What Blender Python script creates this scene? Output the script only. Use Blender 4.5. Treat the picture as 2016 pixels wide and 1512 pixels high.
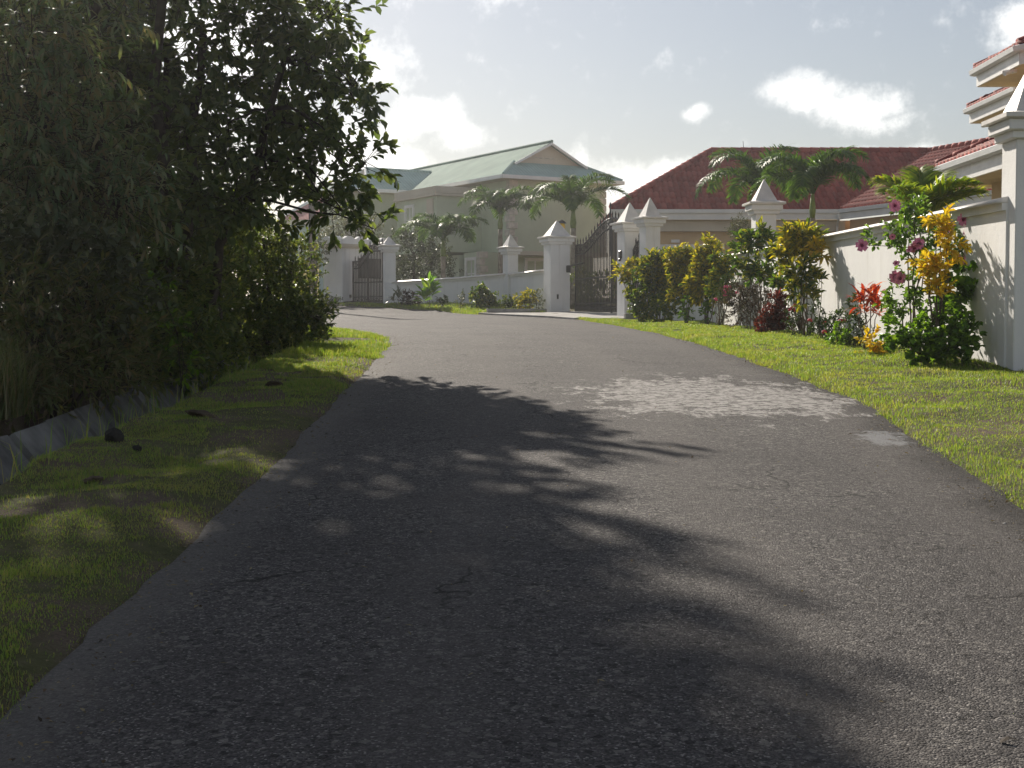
import bpy, bmesh, math, random
import numpy as np
from mathutils import Vector, Matrix, noise as mnoise

# ------------------------------------------------------------------ camera, sky, sun, exposure
scene = bpy.context.scene
for o in list(bpy.data.objects): bpy.data.objects.remove(o)
COL = scene.collection
R = math.radians
F = 2800.0; PITCH = R(2.58)                     # focal length in photograph pixels, downward tilt
cam = bpy.data.cameras.new('camera'); cam.sensor_width = 36; cam.lens = F / 2016 * 36
cam.clip_start = 0.1; cam.clip_end = 3000
cam_o = bpy.data.objects.new('camera', cam); COL.objects.link(cam_o)
cam_o.rotation_euler = (R(90) - PITCH, 0, 0)
scene.camera = cam_o

SUN_AZ, SUN_EL = R(-20), R(30)                  # azimuth measured from the view direction, left is negative
SUN_D = Vector((math.sin(SUN_AZ) * math.cos(SUN_EL), math.cos(SUN_AZ) * math.cos(SUN_EL), math.sin(SUN_EL)))
sun = bpy.data.lights.new('sun', 'SUN'); sun.energy = 5.0; sun.angle = R(0.7); sun.color = (1, .91, .79)
sun_o = bpy.data.objects.new('sun', sun); COL.objects.link(sun_o)
sun_o.rotation_euler = SUN_D.to_track_quat('Z', 'Y').to_euler()

scene.view_settings.view_transform = 'Standard'; scene.view_settings.look = 'None'
scene.view_settings.exposure = 0.62; scene.view_settings.gamma = 1
scene.view_settings.use_curve_mapping = False
scene.cycles.use_denoising = True
scene.cycles.max_bounces = 10; scene.cycles.diffuse_bounces = 8; scene.cycles.transmission_bounces = 8; scene.cycles.transparent_max_bounces = 8
scene.cycles.volume_bounces = 0
scene.cycles.use_adaptive_sampling = True; scene.cycles.adaptive_threshold = 0.015
scene.cycles.sample_clamp_indirect = 6

def P(px, py, Y):
    """photograph pixel -> point at forward distance Y"""
    u = (px - 1008) / F; v = (756 - py) / F
    dy = math.cos(PITCH) + v * math.sin(PITCH); dz = -math.sin(PITCH) + v * math.cos(PITCH)
    return Vector((u / dy * Y, Y, dz / dy * Y))
def PX(px, py, X):
    """photograph pixel -> point at sideways distance X"""
    u = (px - 1008) / F; v = (756 - py) / F
    dy = math.cos(PITCH) + v * math.sin(PITCH)
    return P(px, py, X * dy / u)

world = bpy.data.worlds.new('World'); scene.world = world; world.use_nodes = True
wn = world.node_tree; wn.nodes.clear()
def WN(t, **k):
    n = wn.nodes.new(t)
    for a, b in k.items(): setattr(n, a, b)
    return n
def wl(a, b): wn.links.new(a, b)
def wm(op, a, b=None, c=None, clamp=False):
    n = WN('ShaderNodeMath', operation=op, use_clamp=clamp)
    for i, v in enumerate((a, b, c)):
        if v is None: continue
        if isinstance(v, (int, float)): n.inputs[i].default_value = v
        else: wl(v, n.inputs[i])
    return n.outputs[0]
CLOUD = 22.0
w_out = WN('ShaderNodeOutputWorld'); w_bg = WN('ShaderNodeBackground'); w_bg.inputs[1].default_value = 0.050
sky = WN('ShaderNodeTexSky', sky_type='NISHITA'); sky.sun_disc = False
sky.sun_elevation = SUN_EL; sky.sun_rotation = SUN_AZ
sky.air_density = 1.25; sky.dust_density = 0.4; sky.ozone_density = 1.5; sky.altitude = 0
w_tc = WN('ShaderNodeTexCoord')
w_nz = WN('ShaderNodeTexNoise'); w_nz.inputs['Scale'].default_value = 34; w_nz.inputs['Detail'].default_value = 10; w_nz.inputs['Roughness'].default_value = .66
wl(w_tc.outputs['Generated'], w_nz.inputs['Vector'])
w_nb = WN('ShaderNodeTexNoise'); w_nb.inputs['Scale'].default_value = 3.2; w_nb.inputs['Detail'].default_value = 6
w_of = WN('ShaderNodeVectorMath', operation='ADD'); wl(w_tc.outputs['Generated'], w_of.inputs[0]); w_of.inputs[1].default_value = (1.3, 0, 0); wl(w_of.outputs[0], w_nb.inputs['Vector'])
# cumulus: (pixel x, pixel y, half width, half height, strength) kept as directions in the sky
clouds = [(850, 232, 66, 32, 1.0), (905, 268, 55, 24, .9), (800, 250, 40, 22, .8), (1590, 185, 62, 34, 1.0), (1680, 215, 66, 34, 1.0), (1740, 245, 50, 16, .55),
          (1358, 226, 22, 13, .75), (1376, 216, 20, 11, .7), (775, 330, 60, 36, 1.0), (700, 330, 80, 70, .9), (640, 120, 130, 50, .8), (740, 110, 40, 30, .7), (1260, 365, 130, 46, .95), (1110, 330, 90, 30, .5), (2000, 60, 40, 40, .8), (1700, 310, 260, 14, .6), (420, 90, 200, 110, 1.0), (250, 200, 160, 120, 1.0)]
acc = None
for cx, cy, rx, ry, s in clouds:
    d = P(cx, cy, 1).normalized()
    sub = WN('ShaderNodeVectorMath', operation='SUBTRACT'); wl(w_tc.outputs['Generated'], sub.inputs[0]); sub.inputs[1].default_value = d
    mul = WN('ShaderNodeVectorMath', operation='MULTIPLY'); wl(sub.outputs[0], mul.inputs[0]); mul.inputs[1].default_value = (F / rx, min(F / rx, 12), F / ry)
    ln = WN('ShaderNodeVectorMath', operation='LENGTH'); wl(mul.outputs[0], ln.inputs[0])
    v = wm('MULTIPLY', wm('SUBTRACT', 1.5, ln.outputs['Value']), s * 1.25)
    acc = v if acc is None else wm('MAXIMUM', acc, v)
acc = wm('MAXIMUM', acc, -0.6)
far = wm('MULTIPLY', wm('SUBTRACT', w_nb.outputs[0], .525), 4.0)          # scattered cloud elsewhere, thickened out of view to fill the shade
acc = wm('MAXIMUM', acc, wm('MINIMUM', far, .9))
dens = wm('ADD', acc, wm('MULTIPLY', wm('SUBTRACT', w_nz.outputs[0], .5), 3.9))
mr = WN('ShaderNodeMapRange', interpolation_type='SMOOTHSTEP'); wl(dens, mr.inputs[0]); mr.inputs[1].default_value = -.1; mr.inputs[2].default_value = 1.9
w_mix = WN('ShaderNodeMix', data_type='RGBA'); wl(wm('MULTIPLY', mr.outputs[0], .82), w_mix.inputs[0])
# cloud colour: brighter than the blue behind it by a fixed gain, slightly cream
w_tn = WN('ShaderNodeVectorMath', operation='MULTIPLY'); wl(sky.outputs[0], w_tn.inputs[0]); w_tn.inputs[1].default_value = (1.02, .94, .97)
w_hs = WN('ShaderNodeHueSaturation'); w_hs.inputs['Saturation'].default_value = .66; wl(w_tn.outputs[0], w_hs.inputs['Color'])
w_cl = WN('ShaderNodeRGB'); w_cl.outputs[0].default_value = (CLOUD, CLOUD * .985, CLOUD * .95, 1)     # cloud white, raised to fill the shade
w_hc = WN('ShaderNodeMix', data_type='RGBA', blend_type='LIGHTEN'); w_hc.inputs[0].default_value = 1; wl(w_cl.outputs[0], w_hc.inputs[6]); w_hg = WN('ShaderNodeVectorMath', operation='SCALE'); wl(w_hs.outputs[0], w_hg.inputs[0]); w_hg.inputs['Scale'].default_value = 1.25; wl(w_hg.outputs[0], w_hc.inputs[7])
wl(w_hs.outputs[0], w_mix.inputs[6]); wl(w_hc.outputs[2], w_mix.inputs[7])
wl(w_mix.outputs[2], w_bg.inputs[0]); wl(w_bg.outputs[0], w_out.inputs[0])

# ------------------------------------------------------------------ helpers
rng = np.random.default_rng(11)
random.seed(5)
def tag(o, label=None, cat=None, group=None, kind=None):
    if label: o['label'] = label
    if cat: o['category'] = cat
    if group: o['group'] = group
    if kind: o['kind'] = kind
    return o
def empty(name, loc, label, cat, group=None):
    o = bpy.data.objects.new(name, None); COL.objects.link(o); o.location = loc; o.empty_display_size = .2
    return tag(o, label, cat, group)
def link(name, me, m=None, parent=None, smooth=False):
    if m is not None and not me.materials: me.materials.append(m)
    if smooth: me.polygons.foreach_set('use_smooth', np.ones(len(me.polygons), bool))
    o = bpy.data.objects.new(name, me); COL.objects.link(o)
    if parent is not None:
        o.parent = parent
        o.matrix_parent_inverse = Matrix.Translation(-parent_loc(parent))
    return o
def parent_loc(p):
    return Vector(p.location) if p.type == 'EMPTY' else Vector((0, 0, 0))
def npmesh(name, V, faces):
    """faces: list of (k-gon index arrays)"""
    me = bpy.data.meshes.new(name)
    V = np.asarray(V, np.float32); me.vertices.add(len(V)); me.vertices.foreach_set('co', V.ravel())
    loops = np.concatenate([np.asarray(f, np.int32).ravel() for f in faces])
    cnt = np.concatenate([np.full(len(f), np.asarray(f).shape[1], np.int32) for f in faces])
    st = np.concatenate([[0], np.cumsum(cnt)[:-1]]).astype(np.int32)
    me.loops.add(len(loops)); me.loops.foreach_set('vertex_index', loops)
    me.polygons.add(len(cnt)); me.polygons.foreach_set('loop_start', st); me.polygons.foreach_set('loop_total', cnt)
    me.update(calc_edges=True); me.validate()
    return me
class MB:
    def __init__(s): s.v = []; s.f = []
    def add(s, V, Fc):
        b = len(s.v); s.v += [tuple(p) for p in V]; s.f += [tuple(b + i for i in f) for f in Fc]; return s
    def box(s, c, size, rz=0, bev=0, rot=None):
        x, y, z = [q / 2 for q in size]
        M = rot if rot is not None else Matrix.Rotation(rz, 3, 'Z'); c = Vector(c)
        if bev:
            b = bev; V = []; idx = {}
            for sx in (-1, 1):
                for sy in (-1, 1):
                    for sz in (-1, 1):
                        for ax in range(3):
                            p = [sx * (x - b), sy * (y - b), sz * (z - b)]; p[ax] += (sx, sy, sz)[ax] * b
                            idx[(sx, sy, sz, ax)] = len(V); V.append(c + M @ Vector(p))
            Fc = []
            for ax in range(3):
                o = [a for a in range(3) if a != ax]
                for sg in (-1, 1):
                    q = []
                    for a, b2 in ((-1, -1), (1, -1), (1, 1), (-1, 1)):
                        k = [0, 0, 0]; k[ax] = sg; k[o[0]] = a; k[o[1]] = b2; q.append(idx[(*k, ax)])
                    Fc.append(q)
            for ax in range(3):
                o = [a for a in range(3) if a != ax]
                for a in (-1, 1):
                    for b2 in (-1, 1):
                        q = []
                        for sg, w in ((-1, 0), (1, 0), (1, 1), (-1, 1)):
                            k = [0, 0, 0]; k[ax] = sg; k[o[0]] = a; k[o[1]] = b2; q.append(idx[(*k, o[w])])
                        Fc.append(q)
            for sx in (-1, 1):
                for sy in (-1, 1):
                    for sz in (-1, 1): Fc.append([idx[(sx, sy, sz, a)] for a in range(3)])
            return s.add(V, Fc)
        V = [c + M @ Vector((i * x, j * y, k * z)) for i in (-1, 1) for j in (-1, 1) for k in (-1, 1)]
        return s.add(V, [(0, 1, 3, 2), (4, 6, 7, 5), (0, 4, 5, 1), (2, 3, 7, 6), (0, 2, 6, 4), (1, 5, 7, 3)])
    def loft(s, rings, cap=True, closed=True):
        b = len(s.v); n = len(rings[0])
        for r in rings: s.v += [tuple(p) for p in r]
        for i in range(len(rings) - 1):
            for j in range(n if closed else n - 1):
                a = b + i * n + j; c = b + i * n + (j + 1) % n
                s.f.append((a, c, c + n, a + n))
        if cap: s.f.append(tuple(b + j for j in range(n))[::-1]); s.f.append(tuple(b + (len(rings) - 1) * n + j for j in range(n)))
        return s
    def tube(s, pts, rad, n=6):
        pts = [Vector(p) for p in pts]; rings = []
        if not hasattr(rad, '__len__'): rad = [rad] * len(pts)
        up = None
        for i, p in enumerate(pts):
            t = (pts[min(i + 1, len(pts) - 1)] - pts[max(i - 1, 0)]).normalized()
            if up is None: up = t.orthogonal().normalized()
            up = (up - t * up.dot(t)).normalized(); sd = t.cross(up)
            rings.append([p + (up * math.cos(2 * math.pi * k / n) + sd * math.sin(2 * math.pi * k / n)) * rad[i] for k in range(n)])
        return s.loft(rings)
    def slab(s, poly, th):
        """flat polygon with thickness th below its plane"""
        poly = [Vector(p) for p in poly]
        nrm = (poly[1] - poly[0]).cross(poly[2] - poly[0]).normalized()
        if nrm.z < 0: poly = poly[::-1]; nrm = -nrm
        lo = [p - nrm * th for p in poly]
        return s.loft([lo, poly])
    def build(s, name, m, parent=None, smooth=False):
        me = bpy.data.meshes.new(name); me.from_pydata(s.v, [], s.f); me.update()
        bm = bmesh.new(); bm.from_mesh(me); bmesh.ops.recalc_face_normals(bm, faces=bm.faces); bm.to_mesh(me); bm.free()
        return link(name, me, m, parent, smooth)

# ------------------------------------------------------------------ materials
class NT:
    def __init__(s, name):
        s.m = bpy.data.materials.new(name); s.m.use_nodes = True; s.t = s.m.node_tree; s.t.nodes.clear()
        s.out = s.n('ShaderNodeOutputMaterial')
    def n(s, t, ins=None, **k):
        x = s.t.nodes.new(t)
        for a, b in k.items(): setattr(x, a, b)
        for a, b in (ins or {}).items(): s.set(x.inputs[a], b)
        return x
    def set(s, sock, v):
        if hasattr(v, 'is_linked') or isinstance(v, bpy.types.NodeSocket): s.t.links.new(v, sock)
        else: sock.default_value = v
    def math(s, op, a, b=0.0, c=None, clamp=False):
        x = s.n('ShaderNodeMath', operation=op, use_clamp=clamp); s.set(x.inputs[0], a); s.set(x.inputs[1], b)
        if c is not None: s.set(x.inputs[2], c)
        return x.outputs[0]
    def noise(s, sc, det=5, rough=.55, vec=None, dim='3D'):
        x = s.n('ShaderNodeTexNoise'); x.inputs['Scale'].default_value = sc; x.inputs['Detail'].default_value = det; x.inputs['Roughness'].default_value = rough
        s.set(x.inputs['Vector'], vec if vec is not None else s.pos()); return x.outputs[0]
    def pos(s):
        if not hasattr(s, '_p'): s._p = s.n('ShaderNodeNewGeometry').outputs['Position']
        return s._p
    def island(s):
        return s.n('ShaderNodeNewGeometry').outputs['Random Per Island']
    def ramp(s, f, stops, interp='LINEAR'):
        x = s.n('ShaderNodeValToRGB'); r = x.color_ramp; r.interpolation = interp
        while len(r.elements) < len(stops): r.elements.new(.5)
        for e, (p, c) in zip(r.elements, stops): e.position = p; e.color = (*c, 1) if len(c) == 3 else c
        s.set(x.inputs[0], f); return x.outputs[0]
    def mix(s, f, a, b, mode='MIX'):
        x = s.n('ShaderNodeMix', data_type='RGBA', blend_type=mode)
        s.set(x.inputs[0], f)
        for i, c in ((6, a), (7, b)): s.set(x.inputs[i], (*c, 1) if isinstance(c, tuple) and len(c) == 3 else c)
        return x.outputs[2]
    def mr(s, v, a, b, c=0.0, d=1.0, smooth=True):
        x = s.n('ShaderNodeMapRange', interpolation_type='SMOOTHSTEP' if smooth else 'LINEAR')
        for i, q in enumerate((v, a, b, c, d)): s.set(x.inputs[i], q)
        return x.outputs[0]
    def bump(s, h, st, dist=.02):
        x = s.n('ShaderNodeBump'); x.inputs['Strength'].default_value = st; x.inputs['Distance'].default_value = dist; s.set(x.inputs['Height'], h); return x.outputs[0]
    def pbr(s, col, rough=.6, spec=.5, nrm=None, metal=0.0, final=True):
        x = s.n('ShaderNodeBsdfPrincipled'); s.set(x.inputs['Base Color'], (*col, 1) if isinstance(col, tuple) and len(col) == 3 else col)
        s.set(x.inputs['Roughness'], rough); s.set(x.inputs['Specular IOR Level'], spec); s.set(x.inputs['Metallic'], metal)
        if nrm is not None: s.set(x.inputs['Normal'], nrm)
        if final: s.t.links.new(x.outputs[0], s.out.inputs[0])
        return x
MT = {}
def plain(name, c, rough=.6, spec=.4, var=.25, sc=6, bump=.15, bsc=60, metal=0.0):
    m = NT(name); a = m.noise(sc, 6)
    dk = tuple(x * (1 - var) for x in c); lt = tuple(min(1, x * (1 + var * .5)) for x in c)
    col = m.ramp(a, [(.3, dk), (.65, lt)])
    m.pbr(col, rough, spec, m.bump(m.noise(bsc, 4), bump, .01) if bump else None, metal); MT[name] = m.m; return m.m
def leafy(name, stops, trans=.4, rough=.42, spec=.4, tint=(1.35, 1.25, .55), patch=None):
    """stops: colours spread over random leaves"""
    m = NT(name); r = m.island(); n = len(stops)
    col = m.ramp(r, [((i + .5) / n, c) for i, c in enumerate(stops)])
    col = m.mix(m.mr(m.noise(1.3, 3), .3, .7, 0, .35), col, m.mix(1.0, col, (.55, .6, .5), 'MULTIPLY'))
    if patch:
        col = m.mix(m.mr(m.noise(.75, 4, .6), .5, .72, 0, .45), col, patch)
        col = m.mix(m.mr(m.noise(3.1, 4, .6), .5, .72, 0, .55), col, m.mix(1.0, col, (.5, .62, .5), 'MULTIPLY'))
    p = m.pbr(col, rough, spec, final=False)
    t = m.n('ShaderNodeBsdfTranslucent'); m.set(t.inputs[0], m.mix(1.0, col, tint, 'MULTIPLY'))
    mx = m.n('ShaderNodeMixShader'); mx.inputs[0].default_value = trans
    m.t.links.new(p.outputs[0], mx.inputs[1]); m.t.links.new(t.outputs[0], mx.inputs[2]); m.t.links.new(mx.outputs[0], m.out.inputs[0])
    MT[name] = m.m; return m.m

# white stucco with dirt rising from the ground and weather streaks
def stucco(name, c, dirt=.5):
    m = NT(name); n1 = m.noise(.9, 6); n2 = m.noise(14, 5)
    sep = m.n('ShaderNodeMapping', {'Vector': m.pos()}); sep.inputs['Scale'].default_value = (5, 5, .35)
    streak = m.noise(1.0, 5, .6, sep.outputs[0])
    col = m.ramp(n1, [(.25, tuple(x * .86 for x in c)), (.7, c)])
    col = m.mix(m.mr(streak, .55, .8, 0, dirt), col, tuple(x * y for x, y in zip(c, (.6, .58, .54))))
    col = m.mix(m.mr(n2, .55, .75, 0, .18), col, tuple(x * .8 for x in c))
    h = m.math('ADD', m.math('MULTIPLY', m.noise(45, 4), .6), m.noise(6, 3))
    m.pbr(col, .85, .2, m.bump(h, .35, .012)); MT[name] = m.m
stucco('white_stucco', (.86, .86, .85)); stucco('cream_stucco', (.56, .62, .47), .25); stucco('sand_stucco', (.62, .46, .27), .12)
stucco('pale_trim', (.62, .57, .47), .15); stucco('blue_stucco', (.42, .56, .62), .2); stucco('yellow_stucco', (.62, .52, .24), .25); stucco('beige_stucco', (.70, .56, .36), .1)
plain('coping_white', (.72, .69, .64), .38, .6, .18, 3, .2, 40)
plain('gutter_white', (.78, .80, .80), .35, .5, .08, 2, 0)
plain('white_paint', (.80, .80, .78), .45, .4, .1, 4, .05)
plain('soffit', (.72, .60, .40), .7, .3, .1, 2, .1)
plain('quoin_stone', (.62, .58, .50), .85, .2, .3, 3, .6, 18)
plain('black_iron', (.018, .019, .02), .42, .5, .3, 10, .1, 80)
plain('black_plastic', (.015, .015, .016), .35, .5, .1, 4, 0)
plain('dark_glass', (.035, .026, .026), .2, .25, .3, 2, 0)
plain('curtain', (.5, .5, .5), .8, .2, .3, 5, 0)
plain('concrete', (.34, .33, .31), .9, .2, .35, 2.5, .5, 40)
plain('drain_concrete', (.22, .215, .20), .92, .15, .55, 2.2, .6, 30)
plain('bark', (.12, .095, .07), .9, .15, .45, 9, .9, 25)
plain('palm_bark', (.30, .27, .22), .85, .2, .4, 7, .6, 22)
plain('dark_bark', (.06, .05, .04), .9, .15, .4, 9, .6, 25)
plain('twig_grey', (.22, .19, .16), .9, .15, .3, 12, .3, 60)
plain('pole_wood', (.27, .23, .20), .9, .15, .4, 6, .6, 30)
plain('rock', (.035, .033, .03), .95, .15, .5, 14, .9, 40)
plain('soil', (.09, .07, .05), .95, .1, .5, 5, .8, 30)
plain('crownshaft', (.20, .27, .07), .5, .4, .3, 4, .1)
plain('lamp_yellow', (.75, .50, .03), .4, .5, .1, 5, 0)
plain('pink_petal', (.78, .26, .44), .6, .3, .5, 30, 0)
plain('red_petal', (.70, .06, .09), .6, .3, .4, 30, 0)
plain('hot_pink_petal', (.85, .10, .22), .6, .3, .3, 30, 0)
plain('petal_throat', (.16, .015, .06), .7, .2, .2, 30, 0)
plain('white_petal', (.8, .8, .76), .7, .2, .1, 30, 0)

def roof_metal(name, c, dirx):
    m = NT(name); dp = m.n('ShaderNodeVectorMath', {0: m.pos()}, operation='DOT_PRODUCT'); dp.inputs[1].default_value = dirx
    w = m.math('SINE', m.math('MULTIPLY', dp.outputs['Value'], 2 * math.pi / .19))
    n1 = m.noise(.7, 5); n2 = m.noise(5, 5)
    col = m.ramp(n1, [(.3, tuple(x * .82 for x in c)), (.7, tuple(x * 1.1 for x in c))])
    col = m.mix(m.mr(n2, .6, .8, 0, .3), col, tuple(x * .6 + .08 for x in c))
    m.pbr(col, .85, .05, m.bump(w, .4, .02)); MT[name] = m.m
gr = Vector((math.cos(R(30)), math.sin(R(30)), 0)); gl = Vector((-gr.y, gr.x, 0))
roof_metal('green_roof_dimmed', (.20, .285, .245), gl); roof_metal('green_roof_lifted', (.38, .52, .475), gr); roof_metal('pink_roof', (.48, .22, .20), Vector((1, .25, 0)).normalized())  # green roof in two tones: sunny side darkened, shaded end lightened in colour

m = NT('roof_tile'); ob = m.n('ShaderNodeObjectInfo').outputs['Random']
rr = m.math('FRACT', m.math('ADD', m.island(), ob))
col = m.ramp(rr, [(.1, (.22, .040, .034)), (.5, (.29, .058, .048)), (.9, (.36, .085, .066))])
col = m.mix(m.mr(m.noise(.8, 5), .4, .75, 0, .5), col, (.20, .06, .05))
col = m.mix(m.mr(m.noise(9, 5), .58, .8, 0, .45), col, (.10, .07, .055))
m.pbr(col, .7, .15, m.bump(m.noise(50, 4), .2, .01)); MT['roof_tile'] = m.m

leafy('tree_leaf', [(.075, .12, .05), (.10, .155, .06), (.13, .19, .07), (.17, .215, .085)], .58, .38, .75)
leafy('bush_leaf', [(.08, .135, .045), (.12, .18, .055), (.17, .23, .065), (.22, .25, .085)], .55, .4, .7)
leafy('grey_leaf', [(.08, .105, .06), (.11, .135, .08), (.15, .165, .10)], .32)
leafy('bamboo_leaf', [(.10, .17, .08), (.14, .22, .11), (.21, .26, .15), (.23, .21, .12)], .52, .36, .8)
leafy('dry_leaf', [(.17, .18, .09), (.13, .16, .07), (.11, .16, .06), (.24, .20, .12)], .5)
leafy('dark_tree_leaf', [(.045, .075, .03), (.065, .095, .04), (.09, .12, .055)], .3)
leafy('palm_leaf', [(.045, .11, .016), (.07, .15, .022), (.11, .20, .028)], .42, .5, .25)
leafy('young_palm_leaf', [(.16, .27, .03), (.27, .36, .045), (.42, .44, .06)], .5, .45, .3)
leafy('croton_yellow', [(.09, .15, .02), (.36, .36, .03), (.62, .52, .04), (.74, .58, .05), (.22, .27, .03)], .42, tint=(1.15, 1.15, .5))
leafy('croton_gold', [(.45, .38, .03), (.72, .54, .03), (.80, .60, .05), (.76, .48, .03)], .42, tint=(1.15, 1.1, .5))
leafy('croton_mixed', [(.05, .11, .02), (.09, .17, .025), (.30, .32, .03), (.58, .48, .04), (.14, .20, .025)], .42, tint=(1.15, 1.15, .5))
leafy('croton_green', [(.045, .11, .02), (.08, .17, .022), (.14, .24, .03), (.34, .36, .04)], .42)
leafy('croton_red', [(.08, .02, .015), (.16, .03, .025), (.25, .07, .03), (.05, .03, .02)], .35, tint=(1.4, .8, .6))
leafy('cordyline_leaf', [(.42, .06, .03), (.62, .15, .04), (.68, .24, .07), (.26, .03, .04)], .42, tint=(1.4, .9, .6))
leafy('ixora_leaf', [(.02, .05, .012), (.035, .07, .018), (.06, .10, .02)], .3)
leafy('lime_leaf', [(.08, .19, .02), (.15, .30, .03), (.24, .40, .04), (.06, .14, .018)], .48)
leafy('vine_leaf', [(.09, .19, .03), (.14, .27, .045), (.20, .33, .06), (.06, .13, .02)], .45)
leafy('purple_shrub', [(.05, .035, .03), (.075, .045, .04), (.04, .05, .03)], .3)
leafy('banana_leaf', [(.10, .24, .03), (.17, .34, .04), (.25, .38, .05)], .5)
leafy('lawn_blade', [(.16, .28, .05), (.22, .35, .06), (.28, .39, .07), (.35, .38, .11)], .5, .5, .3, patch=(.44, .40, .13))
leafy('verge_blade', [(.16, .27, .06), (.22, .34, .08), (.29, .38, .09), (.34, .32, .15)], .5, .5, .3, patch=(.30, .26, .13))
leafy('litter', [(.10, .07, .045), (.20, .15, .09), (.30, .25, .16), (.05, .04, .03)], .15, .8, .1)
# ------------------------------------------------------------------ terrain
_zy = np.array([-200, -60, -15, 0, 8, 17, 23, 30, 37, 44, 52, 58, 64, 80, 600.])
_zz = np.array([-7.5, -4.2, -2.15, -1.5, -1.1, -.66, -.43, -.27, -.15, 0, .24, .62, .9, 1.2, 1.2])
_fine = np.linspace(-200, 600, 16001); _fz = np.interp(_fine, _zy, _zz)
_k = np.exp(-np.linspace(-2, 2, 81) ** 2); _k /= _k.sum()
_fz = np.convolve(np.pad(_fz, 40, mode='edge'), _k, 'valid')
def zg(Y): return np.interp(Y, _fine, _fz)
def zgf(Y): return float(zg(Y))
_L = np.array([(-1.5, -60), (-1.58, -15), (-1.62, 4.6), (-1.67, 10), (-1.85, 17), (-1.98, 21), (-2.0, 23), (-2.4, 27), (-3.4, 31), (-5.2, 36), (-8.5, 40), (-15, 44), (-34, 50), (-60, 56)])
_Rr = np.array([(2.2, -60), (2.4, -15), (2.75, 4), (2.98, 8.2), (3.46, 14), (3.36, 17), (3.2, 23), (3.08, 30), (2.75, 38), (2.2, 44), (1.0, 47.5), (-1.5, 51), (-2.85, 54), (-5.06, 56), (-7.4, 57.7), (-13, 60), (-34, 66), (-60, 72)])
def Le(Y): return np.interp(Y, _L[:, 1], _L[:, 0])
def Re(Y): return np.interp(Y, _Rr[:, 1], _Rr[:, 0])
def vnoise(x, y, sc, seed=0):
    """cheap smooth value noise, vectorised"""
    x = np.asarray(x) * sc + seed * 17.3; y = np.asarray(y) * sc + seed * 9.1
    xi = np.floor(x); yi = np.floor(y); fx = x - xi; fy = y - yi
    fx = fx * fx * (3 - 2 * fx); fy = fy * fy * (3 - 2 * fy)
    def h(a, b):
        v = np.sin(a * 127.1 + b * 311.7 + seed * 74.7) * 43758.5453; return v - np.floor(v)
    return (h(xi, yi) * (1 - fx) + h(xi + 1, yi) * fx) * (1 - fy) + (h(xi, yi + 1) * (1 - fx) + h(xi + 1, yi + 1) * fx) * fy
DR_N, DR_F = -3.32, -4.45          # near and far lip of the roadside drain
def road_d(X, Y):
    """distance outside the road (negative on it)"""
    fl = np.where(Y > 32, .35, 1.0)
    return np.maximum((Le(Y) - X) * np.where(Y > 28, .6, 1.0), (X - Re(Y)) * np.where(Y > 46, .5, 1.0))
def hgt(X, Y):
    X = np.asarray(X, float); Y = np.asarray(Y, float)
    d = road_d(X, Y); t = np.clip((d + .10) / .35, 0, 1)
    z = zg(Y) - .05 + t * .085
    z = z + np.where((X > 0) & (d > 0), np.clip(d / 2.5, 0, 1) * np.interp(Y, [0, 17, 30, 41, 60], [.12, .07, .0, -.08, 0]), 0)
    z = z + np.clip(d, 0, .6) * (vnoise(X, Y, 1.3, 3) - .5) * .16 + np.clip(d, 0, .3) * (vnoise(X, Y, 4.5, 4) - .5) * .10
    dr = np.clip(np.minimum((DR_N + .06 - X) / .25, (X - DR_F + .5) / .3), 0, 1) * np.clip((25 - Y) / 3, 0, 1)
    return z - dr * 1.1
xs = np.unique(np.concatenate([np.linspace(-400, -30, 14), np.linspace(-30, -8, 23), np.arange(-8, 7.01, .14), np.linspace(7, 30, 30), np.linspace(30, 400, 14)]))
ys = np.unique(np.concatenate([np.linspace(-180, -10, 18), np.arange(-10, 2, .6), np.arange(2, 26, .16), np.arange(26, 66, .4), np.linspace(66, 120, 28), np.linspace(120, 580, 12)]))
GX, GY = np.meshgrid(xs, ys); GZ = hgt(GX, GY)
nx, ny = len(xs), len(ys); ii = (np.arange(ny - 1)[:, None] * nx + np.arange(nx - 1)[None]).ravel()
gm = npmesh('ground', np.stack([GX, GY, GZ], -1).reshape(-1, 3), [np.stack([ii, ii + 1, ii + nx + 1, ii + nx], 1)])
m = NT('ground_soil'); n1 = m.noise(1.1, 6); n2 = m.noise(9, 6); n3 = m.noise(60, 4)
col = m.ramp(n2, [(.3, (.07, .075, .03)), (.55, (.10, .10, .045)), (.75, (.13, .11, .07))])
col = m.mix(m.mr(n1, .45, .58), col, m.ramp(n3, [(.3, (.085, .065, .048)), (.7, (.16, .125, .09))]))
m.pbr(col, .95, .1, m.bump(m.math('ADD', n3, n2), .8, .03)); MT['ground_soil'] = m.m
tag(link('ground', gm, MT['ground_soil'], smooth=True), kind='structure')

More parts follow.
